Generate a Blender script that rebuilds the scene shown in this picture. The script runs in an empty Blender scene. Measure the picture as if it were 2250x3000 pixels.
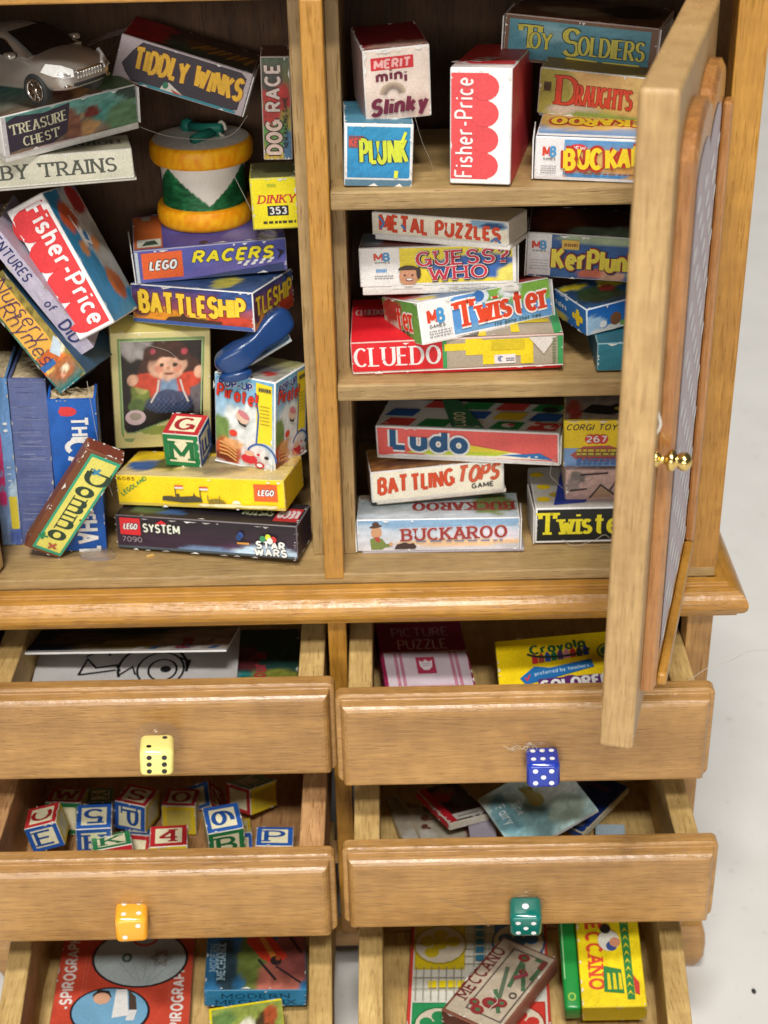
import bpy, bmesh, math, random
from mathutils import Matrix, Vector

S = 0.01                      # everything below is written in centimetres
SC = bpy.context.scene
COL = SC.collection

# ------------------------------------------------------------------ camera
cam_d = bpy.data.cameras.new('camera')
cam = bpy.data.objects.new('camera', cam_d)
COL.objects.link(cam)
SC.camera = cam
cam_d.sensor_fit = 'VERTICAL'
cam_d.sensor_height = 24.0
cam_d.lens = 4509.27 / 3000 * 24.0
cam_d.clip_start = 0.002
cam_d.clip_end = 30.0
CP, CR, CYW = 0.5096749, 0.02268999, -0.0048345
_cp, _sp = math.cos(CP), math.sin(CP)
_f = Vector((math.sin(CYW) * _cp, math.cos(CYW) * _cp, -_sp))
_r = Vector((math.cos(CYW), -math.sin(CYW), 0))
_d = _f.cross(_r)
_rx = math.cos(CR) * _r + math.sin(CR) * _d
_dx = -math.sin(CR) * _r + math.cos(CR) * _d
_m = Matrix((_rx, -_dx, -_f)).transposed().to_4x4()
_m.translation = Vector((0.75267, -17.193687, 10.524364)) * S
cam.matrix_world = _m
cam_d.dof.use_dof = True
cam_d.dof.focus_distance = 18.6 * S
cam_d.dof.aperture_fstop = 30.0

# ------------------------------------------------------------------ light
SC.view_settings.view_transform = 'Standard'
SC.view_settings.look = 'None'
SC.view_settings.exposure = 0.0
SC.view_settings.gamma = 1.0
SC.view_settings.use_curve_mapping = False
world = bpy.data.worlds.new('World')
SC.world = world
world.use_nodes = True
_bg = world.node_tree.nodes['Background']
_bg.inputs[0].default_value = (1.0, 0.985, 0.96, 1)
_bg.inputs[1].default_value = 0.08


def area(name, elev, az, dist, size, watts, colour):
    d = bpy.data.lights.new(name, 'AREA')
    d.shape = 'RECTANGLE'
    d.size, d.size_y = size
    d.energy = watts
    d.color = colour
    o = bpy.data.objects.new(name, d)
    COL.objects.link(o)
    e, a = math.radians(elev), math.radians(az)
    v = Vector((math.sin(a) * math.cos(e), -math.cos(a) * math.cos(e), math.sin(e)))
    o.location = v * dist + Vector((0, 0, 0.0))
    o.rotation_euler = v.to_track_quat('Z', 'Y').to_euler()
    return o


area('ceiling_panel', 52, 4, 3.0, (0.62, 0.26), 60.0, (1.0, 0.965, 0.91))
area('second_ceiling_panel', 69, -12, 3.2, (0.62, 0.28), 72.0, (1.0, 0.97, 0.93))
area('front_fill_light', 12, -9, 2.0, (1.6, 0.36), 20.5, (1.0, 0.97, 0.925))  # added low frontal fill for the shelves, standing in for the bright room


# ------------------------------------------------------------------ helpers
def lin(c):
    return c / 12.92 if c <= 0.04045 else ((c + 0.055) / 1.055) ** 2.4


def hx(s):
    s = s.lstrip('#')
    return tuple(lin(int(s[i:i + 2], 16) / 255) for i in (0, 2, 4))


def mix(a, b, t):
    return tuple(a[i] * (1 - t) + b[i] * t for i in range(3))


def hash01(i, j, s=0):
    n = (i * 374761393 + j * 668265263 + s * 2246822519) & 0xffffffff
    n = ((n ^ (n >> 13)) * 1274126177) & 0xffffffff
    return ((n ^ (n >> 16)) & 0xffffff) / 0xffffff


def noise2(x, y, s=0):
    i, j = math.floor(x), math.floor(y)
    fx, fy = x - i, y - j
    fx, fy = fx * fx * (3 - 2 * fx), fy * fy * (3 - 2 * fy)
    a = hash01(i, j, s) * (1 - fx) + hash01(i + 1, j, s) * fx
    b = hash01(i, j + 1, s) * (1 - fx) + hash01(i + 1, j + 1, s) * fx
    return a * (1 - fy) + b * fy


# ------------------------------------------------------------------ materials
def new_mat(name):
    m = bpy.data.materials.new(name)
    m.use_nodes = True
    nt = m.node_tree
    return m, nt, nt.nodes['Principled BSDF']


def nd(nt, kind, **kw):
    n = nt.nodes.new(kind)
    for k, v in kw.items():
        setattr(n, k, v)
    return n


def wood(name, dark, light, axis, rough=0.38, coat=0.25, fleck=0.55, grain=1.0, band=0.5):
    """varnished or raw beech: long fibres along axis, growth bands, short dark pores"""
    m, nt, bs = new_mat(name)
    L = nt.links.new
    tc = nd(nt, 'ShaderNodeTexCoord')
    inf = nd(nt, 'ShaderNodeObjectInfo')
    add = nd(nt, 'ShaderNodeVectorMath', operation='ADD')
    cmb = nd(nt, 'ShaderNodeCombineXYZ')
    L(inf.outputs['Random'], cmb.inputs[0]); L(inf.outputs['Random'], cmb.inputs[1]); L(inf.outputs['Random'], cmb.inputs[2])
    L(tc.outputs['Object'], add.inputs[0]); L(cmb.outputs[0], add.inputs[1])

    def mapped(along, across):
        mp = nd(nt, 'ShaderNodeMapping')
        sc = [across * 100] * 3
        sc[axis] = along * 100
        mp.inputs['Scale'].default_value = sc
        L(add.outputs[0], mp.inputs['Vector'])
        return mp.outputs[0]

    def noise(vec, detail=4, dist=0.0):
        n = nd(nt, 'ShaderNodeTexNoise')
        n.inputs['Scale'].default_value = 1.0
        n.inputs['Detail'].default_value = detail
        n.inputs['Distortion'].default_value = dist
        L(vec, n.inputs['Vector'])
        return n.outputs['Fac']

    def ramp(fac, p0, p1, c0=(0, 0, 0), c1=(1, 1, 1)):
        r = nd(nt, 'ShaderNodeValToRGB')
        r.color_ramp.elements[0].position, r.color_ramp.elements[1].position = p0, p1
        r.color_ramp.elements[0].color, r.color_ramp.elements[1].color = (*c0, 1), (*c1, 1)
        L(fac, r.inputs[0])
        return r.outputs[0]

    fine = noise(mapped(2.4 * grain, 27 * grain), 6)
    bands = noise(mapped(0.22, 2.4), 3, 0.6)
    mixn = nd(nt, 'ShaderNodeMix', data_type='FLOAT')
    mixn.inputs[0].default_value = band
    L(fine, mixn.inputs[2]); L(bands, mixn.inputs[3])
    base = ramp(mixn.outputs[0], 0.34, 0.66, dark, light)
    pores = ramp(noise(mapped(3.0, 48), 2), 0.60, 0.70)
    rays = ramp(noise(mapped(5.5, 3.2), 3), 0.35, 0.65, (0.90, 0.87, 0.82), (1.04, 1.03, 1.02))
    blot = ramp(noise(mapped(0.9, 1.1), 3), 0.35, 0.7, (0.86, 0.82, 0.78), (1.06, 1.05, 1.04))
    mul = nd(nt, 'ShaderNodeMix', data_type='RGBA', blend_type='MULTIPLY')
    mul.inputs[0].default_value = 1.0
    L(base, mul.inputs[6]); L(blot, mul.inputs[7])
    dk = nd(nt, 'ShaderNodeMix', data_type='RGBA', blend_type='MULTIPLY')
    dkf = nd(nt, 'ShaderNodeMath', operation='MULTIPLY')
    dkf.inputs[1].default_value = fleck
    L(pores, dkf.inputs[0]); L(dkf.outputs[0], dk.inputs[0])
    mul2 = nd(nt, 'ShaderNodeMix', data_type='RGBA', blend_type='MULTIPLY')
    mul2.inputs[0].default_value = 0.8
    L(mul.outputs[2], mul2.inputs[6]); L(rays, mul2.inputs[7])
    L(mul2.outputs[2], dk.inputs[6])
    dk.inputs[7].default_value = (0.60, 0.48, 0.36, 1)
    L(dk.outputs[2], bs.inputs['Base Color'])
    rr = ramp(fine, 0.3, 0.7, (rough - 0.07,) * 3, (rough + 0.09,) * 3)
    L(rr, bs.inputs['Roughness'])
    bs.inputs['Coat Weight'].default_value = coat
    bs.inputs['Coat Roughness'].default_value = 0.24
    ripple = noise(mapped(7.0, 9.0), 3)
    cb = nd(nt, 'ShaderNodeBump')
    cb.inputs['Strength'].default_value = 0.8
    cb.inputs['Distance'].default_value = 0.00009
    L(ripple, cb.inputs['Height']); L(cb.outputs[0], bs.inputs['Coat Normal'])
    bp = nd(nt, 'ShaderNodeBump')
    bp.inputs['Strength'].default_value = 0.6
    bp.inputs['Distance'].default_value = 0.0001
    hsum = nd(nt, 'ShaderNodeMath', operation='SUBTRACT')
    L(fine, hsum.inputs[0]); L(pores, hsum.inputs[1])
    hs2 = nd(nt, 'ShaderNodeMath', operation='ADD')
    L(hsum.outputs[0], hs2.inputs[0]); L(ripple, hs2.inputs[1])
    L(hs2.outputs[0], bp.inputs['Height'])
    L(bp.outputs[0], bs.inputs['Normal'])
    return m


def printed(name, rough=0.5, spec=0.35, mott=0.16, coat=0.0, sss=0.0, metal=0.0):
    """ink on card or paint on plastic: the colour of each printed patch comes from the mesh"""
    m, nt, bs = new_mat(name)
    L = nt.links.new
    at = nd(nt, 'ShaderNodeVertexColor', layer_name='col')
    tc = nd(nt, 'ShaderNodeTexCoord')
    n1 = nd(nt, 'ShaderNodeTexNoise')
    n1.inputs['Scale'].default_value = 4200.0
    n1.inputs['Detail'].default_value = 2.0
    n2 = nd(nt, 'ShaderNodeTexNoise')
    n2.inputs['Scale'].default_value = 260.0
    n2.inputs['Detail'].default_value = 5.0
    L(tc.outputs['Object'], n1.inputs['Vector']); L(tc.outputs['Object'], n2.inputs['Vector'])
    sm = nd(nt, 'ShaderNodeMath', operation='ADD')
    L(n1.outputs['Fac'], sm.inputs[0]); L(n2.outputs['Fac'], sm.inputs[1])
    r = nd(nt, 'ShaderNodeMapRange')
    r.inputs['From Min'].default_value = 0.7
    r.inputs['From Max'].default_value = 1.3
    r.inputs['To Min'].default_value = 1.0 - mott
    r.inputs['To Max'].default_value = 1.0 + mott * 0.45
    L(sm.outputs[0], r.inputs['Value'])
    mu = nd(nt, 'ShaderNodeVectorMath', operation='SCALE')
    L(at.outputs['Color'], mu.inputs[0]); L(r.outputs[0], mu.inputs['Scale'])
    hs = nd(nt, 'ShaderNodeHueSaturation')
    hs.inputs['Saturation'].default_value = 1.0
    hs.inputs['Value'].default_value = 0.97
    L(mu.outputs[0], hs.inputs['Color'])
    L(hs.outputs[0], bs.inputs['Base Color'])
    bs.inputs['Roughness'].default_value = rough
    bs.inputs['Specular IOR Level'].default_value = spec
    bs.inputs['Coat Weight'].default_value = coat
    bs.inputs['Coat Roughness'].default_value = 0.12
    bs.inputs['Metallic'].default_value = metal
    if sss:
        bs.inputs['Subsurface Weight'].default_value = sss
        bs.inputs['Subsurface Radius'].default_value = (0.001, 0.0008, 0.0005)
    bp = nd(nt, 'ShaderNodeBump')
    bp.inputs['Strength'].default_value = 0.25
    bp.inputs['Distance'].default_value = 0.0001
    L(n2.outputs['Fac'], bp.inputs['Height']); L(bp.outputs[0], bs.inputs['Normal'])
    return m


def plain(name, col, rough=0.4, metal=0.0, trans=0.0, ior=1.45, coat=0.0, alpha=1.0, nscale=900, namp=0.12):
    m, nt, bs = new_mat(name)
    L = nt.links.new
    tc = nd(nt, 'ShaderNodeTexCoord')
    n = nd(nt, 'ShaderNodeTexNoise')
    n.inputs['Scale'].default_value = nscale
    n.inputs['Detail'].default_value = 4
    L(tc.outputs['Object'], n.inputs['Vector'])
    r = nd(nt, 'ShaderNodeValToRGB')
    r.color_ramp.elements[0].position, r.color_ramp.elements[1].position = 0.3, 0.7
    r.color_ramp.elements[0].color = (*[c * (1 - namp) for c in col], 1)
    r.color_ramp.elements[1].color = (*[min(1, c * (1 + namp * 0.6)) for c in col], 1)
    L(n.outputs['Fac'], r.inputs[0]); L(r.outputs[0], bs.inputs['Base Color'])
    bs.inputs['Roughness'].default_value = rough
    bs.inputs['Metallic'].default_value = metal
    bs.inputs['Transmission Weight'].default_value = trans
    bs.inputs['IOR'].default_value = ior
    bs.inputs['Coat Weight'].default_value = coat
    bs.inputs['Coat Roughness'].default_value = 0.1
    bs.inputs['Alpha'].default_value = alpha
    return m


GOLD_D, GOLD_L = (0.335, 0.160, 0.020), (0.49, 0.245, 0.035)
MID_D, MID_L = (0.295, 0.156, 0.047), (0.460, 0.260, 0.082)
PALE_D, PALE_L = (0.275, 0.182, 0.072), (0.43, 0.296, 0.128)
RAW_D, RAW_L = (0.40, 0.265, 0.090), (0.62, 0.445, 0.180)
DOOR_D, DOOR_L = (0.40, 0.255, 0.104), (0.545, 0.362, 0.162)
W_GOLD_Z = wood('golden_varnished_wood_upright', GOLD_D, GOLD_L, 2, fleck=0.4)
W_GOLD_X = wood('golden_varnished_wood_level', GOLD_D, GOLD_L, 0, rough=0.40, coat=0.3)
W_GOLD_Y = wood('golden_varnished_wood_return', GOLD_D, GOLD_L, 1, rough=0.33, coat=0.5)
W_MID_X = wood('drawer_front_wood', MID_D, MID_L, 0, rough=0.38, coat=0.35, fleck=0.32)
W_MID_Z = wood('base_stile_wood', MID_D, MID_L, 2, rough=0.4, coat=0.2)
W_PALE_X = wood('shelf_wood', PALE_D, PALE_L, 0, rough=0.5, coat=0.05, fleck=0.5)
W_PALE_Z = wood('lining_wood', PALE_D, PALE_L, 2, rough=0.55, coat=0.0, fleck=0.7)
W_RAW_Y = wood('raw_drawer_wood', RAW_D, RAW_L, 1, rough=0.65, coat=0.0, fleck=0.6)
W_RAW2_Y = wood('redder_raw_drawer_wood', (0.36, 0.185, 0.075), (0.58, 0.345, 0.155), 1, rough=0.65, coat=0.0, fleck=0.9)
W_DOOR_Z = wood('door_edge_wood', DOOR_D, DOOR_L, 2, rough=0.45, coat=0.1, fleck=0.18, band=0.35)
W_DOORP_Z = wood('door_panel_wood', (0.28, 0.115, 0.028), (0.46, 0.215, 0.062), 2, rough=0.25, coat=0.7, fleck=0.2)
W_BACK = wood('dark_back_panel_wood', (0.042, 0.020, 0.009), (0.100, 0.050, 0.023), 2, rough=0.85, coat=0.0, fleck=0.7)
W_IN = wood('carcass_wood', (0.26, 0.145, 0.055), (0.40, 0.240, 0.100), 1, rough=0.6, coat=0.0)  # slightly duller tone than the drawer fronts, for sides, rails and inner boards
CARD = printed('printed_card', 0.46, 0.35, 0.20)
GLOSSY = printed('glossy_printed_card', 0.30, 0.45, 0.12)
PAPER = printed('paper', 0.75, 0.2, 0.12)
PLASTIC = printed('dice_plastic', 0.16, 0.5, 0.04, coat=0.3, sss=0.15)
PAINTED = printed('painted_wood', 0.45, 0.25, 0.10)
BRASS = plain('brass', (0.80, 0.58, 0.20), 0.18, 1.0)
CHROME = plain('chrome', (0.78, 0.77, 0.74), 0.24, 1.0)
SILVER = plain('silver_car_paint', (0.50, 0.475, 0.44), 0.30, 0.7, coat=0.6, namp=0.04)
BLACKGLASS = plain('dark_window_plastic', (0.006, 0.006, 0.007), 0.08)
LAMPGLASS = plain('lamp_glass', (0.72, 0.72, 0.70), 0.18, coat=0.6)
RUBBER = plain('black_rubber', (0.02, 0.02, 0.02), 0.6)
BLUEPL = plain('blue_plastic', (0.008, 0.040, 0.145), 0.30, coat=0.25, namp=0.1)
GLUE = plain('clear_hot_glue', (0.96, 0.93, 0.84), 0.08, 0, 0.95, 1.3, alpha=0.38, namp=0.02)
THREAD = plain('pale_thread', (0.62, 0.58, 0.50), 0.8)
HAIR = plain('thin_fibre', (0.40, 0.36, 0.31), 0.7)


# ------------------------------------------------------------------ mesh builder
class MB:
    def __init__(self):
        self.v, self.f, self.c, self.m, self.sm = [], [], [], [], []

    def add(self, vs, fs, col=(0.8, 0.8, 0.8), mat=0, smooth=False):
        o = len(self.v)
        self.v += [tuple(p) for p in vs]
        for f in fs:
            self.f.append([i + o for i in f])
            self.c.append(col if isinstance(col[0], (int, float)) else None)
            if self.c[-1] is None:
                self.c[-1] = [col[i] for i in f]
            self.m.append(mat)
            self.sm.append(smooth)

    def box(self, x0, x1, y0, y1, z0, z1, col=(0.8, 0.8, 0.8), mat=0, M=None):
        vs = [Vector((x, y, z)) for z in (z0, z1) for y in (y0, y1) for x in (x0, x1)]
        if M is not None:
            vs = [M @ p for p in vs]
        self.add(vs, [(0, 2, 3, 1), (4, 5, 7, 6), (0, 1, 5, 4), (2, 6, 7, 3), (0, 4, 6, 2), (1, 3, 7, 5)], col, mat)

    def bevbox(self, x0, x1, y0, y1, z0, z1, r, col=(0.8, 0.8, 0.8), mat=0, M=None, seg=2):
        bm = bmesh.new()
        bmesh.ops.create_cube(bm, size=1.0)
        for v in bm.verts:
            v.co = Vector((x0 + (v.co.x + .5) * (x1 - x0), y0 + (v.co.y + .5) * (y1 - y0), z0 + (v.co.z + .5) * (z1 - z0)))
        bmesh.ops.bevel(bm, geom=bm.edges[:], offset=r, segments=seg, profile=0.5, affect='EDGES')
        bm.verts.index_update()
        vs = [v.co.copy() for v in bm.verts]
        if M is not None:
            vs = [M @ p for p in vs]
        self.add(vs, [[v.index for v in f.verts] for f in bm.faces], col, mat, seg > 1)
        bm.free()

    def lathe(self, prof, n=32, col=(0.8, 0.8, 0.8), mat=0, M=None, smooth=True, colf=None):
        vs, fs = [], []
        for r, z in prof:
            for k in range(n):
                a = 2 * math.pi * k / n
                vs.append(Vector((r * math.cos(a), r * math.sin(a), z)))
        for i in range(len(prof) - 1):
            for k in range(n):
                fs.append((i * n + k, i * n + (k + 1) % n, (i + 1) * n + (k + 1) % n, (i + 1) * n + k))
        if M is not None:
            vs = [M @ p for p in vs]
        cols = [colf(i // n, i % n) for i in range(len(vs))] if colf else col
        self.add(vs, fs, cols, mat, smooth)
        if prof[0][0] > 1e-6:
            self.add([vs[k] for k in range(n)], [tuple(reversed(range(n)))], cols if not colf else [cols[k] for k in range(n)], mat)
        if prof[-1][0] > 1e-6:
            o = (len(prof) - 1) * n
            self.add([vs[o + k] for k in range(n)], [tuple(range(n))], cols if not colf else [cols[o + k] for k in range(n)], mat)

    def tube(self, pts, r, n=6, col=(0.8, 0.8, 0.8), mat=0):
        pts = [Vector(p) for p in pts]
        rs = r if isinstance(r, (list, tuple)) else [r] * len(pts)
        vs, fs = [], []
        prev = None
        for i, p in enumerate(pts):
            t = (pts[min(i + 1, len(pts) - 1)] - pts[max(i - 1, 0)]).normalized()
            up = Vector((0, 0, 1)) if abs(t.z) < 0.9 else Vector((1, 0, 0))
            if prev is None:
                a = t.cross(up).normalized()
            else:
                a = (prev - t * prev.dot(t)).normalized()
            prev = a
            b = t.cross(a)
            for k in range(n):
                q = 2 * math.pi * k / n
                vs.append(p + rs[i] * (math.cos(q) * a + math.sin(q) * b))
        for i in range(len(pts) - 1):
            for k in range(n):
                fs.append((i * n + k, i * n + (k + 1) % n, (i + 1) * n + (k + 1) % n, (i + 1) * n + k))
        fs.append(tuple(reversed(range(n))))
        fs.append(tuple((len(pts) - 1) * n + k for k in range(n)))
        self.add(vs, fs, col, mat, True)

    def loft(self, rings, col=(0.8, 0.8, 0.8), mat=0, smooth=True, caps=True, closed=True):
        n = len(rings[0])
        vs = [p for r in rings for p in r]
        fs = []
        for i in range(len(rings) - 1):
            for k in range(n if closed else n - 1):
                fs.append((i * n + k, i * n + (k + 1) % n, (i + 1) * n + (k + 1) % n, (i + 1) * n + k))
        self.add(vs, fs, col, mat, smooth)
        if caps:
            self.add(rings[0], [tuple(reversed(range(n)))], col, mat)
            self.add(rings[-1], [tuple(range(n))], col, mat)

    def warp(self, w, d, h, amp, rnd):
        """push the eight corners of a card box about a little"""
        off = {}
        for i in range(8):
            off[i] = Vector([rnd.uniform(-amp, amp) for _ in range(3)])
            if i < 4:
                off[i].z = abs(off[i].z) * 0.3
        out = []
        for p in self.v:
            x = (p[0] + w / 2) / w
            y = p[1] / d
            z = p[2] / h
            x, y, z = (min(1.2, max(-.2, t)) for t in (x, y, z))
            q = Vector(p)
            for i in range(8):
                k = (x if i & 1 else 1 - x) * (y if i & 2 else 1 - y) * (z if i & 4 else 1 - z)
                q = q + off[i] * k
            out.append(tuple(q))
        self.v = out

    def build(self, name, mats, parent=None, M=None, bevel=0.0, seg=2, fixn=True):
        me = bpy.data.meshes.new(name)
        me.from_pydata([(p[0] * S, p[1] * S, p[2] * S) for p in self.v], [], self.f)
        ca = me.color_attributes.new('col', 'FLOAT_COLOR', 'CORNER')
        buf = []
        for f, c in zip(self.f, self.c):
            if isinstance(c, list):
                for q in c:
                    buf += [q[0], q[1], q[2], 1.0]
            else:
                buf += [c[0], c[1], c[2], 1.0] * len(f)
        ca.data.foreach_set('color', buf)
        me.polygons.foreach_set('material_index', self.m)
        me.polygons.foreach_set('use_smooth', self.sm)
        for m in (mats if isinstance(mats, (list, tuple)) else [mats]):
            me.materials.append(m)
        me.update()
        o = bpy.data.objects.new(name, me)
        COL.objects.link(o)
        if parent is not None:
            o.parent = parent
        if M is not None:
            o.matrix_local = M
        if bevel:
            b = o.modifiers.new('bevel', 'BEVEL')
            b.width = bevel * S
            b.segments = seg
            b.limit_method = 'ANGLE'
            b.angle_limit = math.radians(40)
        return o


def tag(o, label, cat, group=None, kind=None):
    o['label'] = label
    o['category'] = cat
    if group:
        o['group'] = group
    if kind:
        o['kind'] = kind
    return o


def empty(name, loc=(0, 0, 0), M=None):
    o = bpy.data.objects.new(name, None)
    o.empty_display_size = 0.003
    COL.objects.link(o)
    if M is not None:
        o.matrix_world = M
    else:
        o.location = Vector(loc) * S
    return o


# ------------------------------------------------------------------ a drawn alphabet (polylines, cap height 1)
def arc(cx, cy, rx, ry, a0, a1, n=9):
    return [(cx + rx * math.cos(math.radians(a0 + (a1 - a0) * i / n)), cy + ry * math.sin(math.radians(a0 + (a1 - a0) * i / n))) for i in range(n + 1)]


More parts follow.
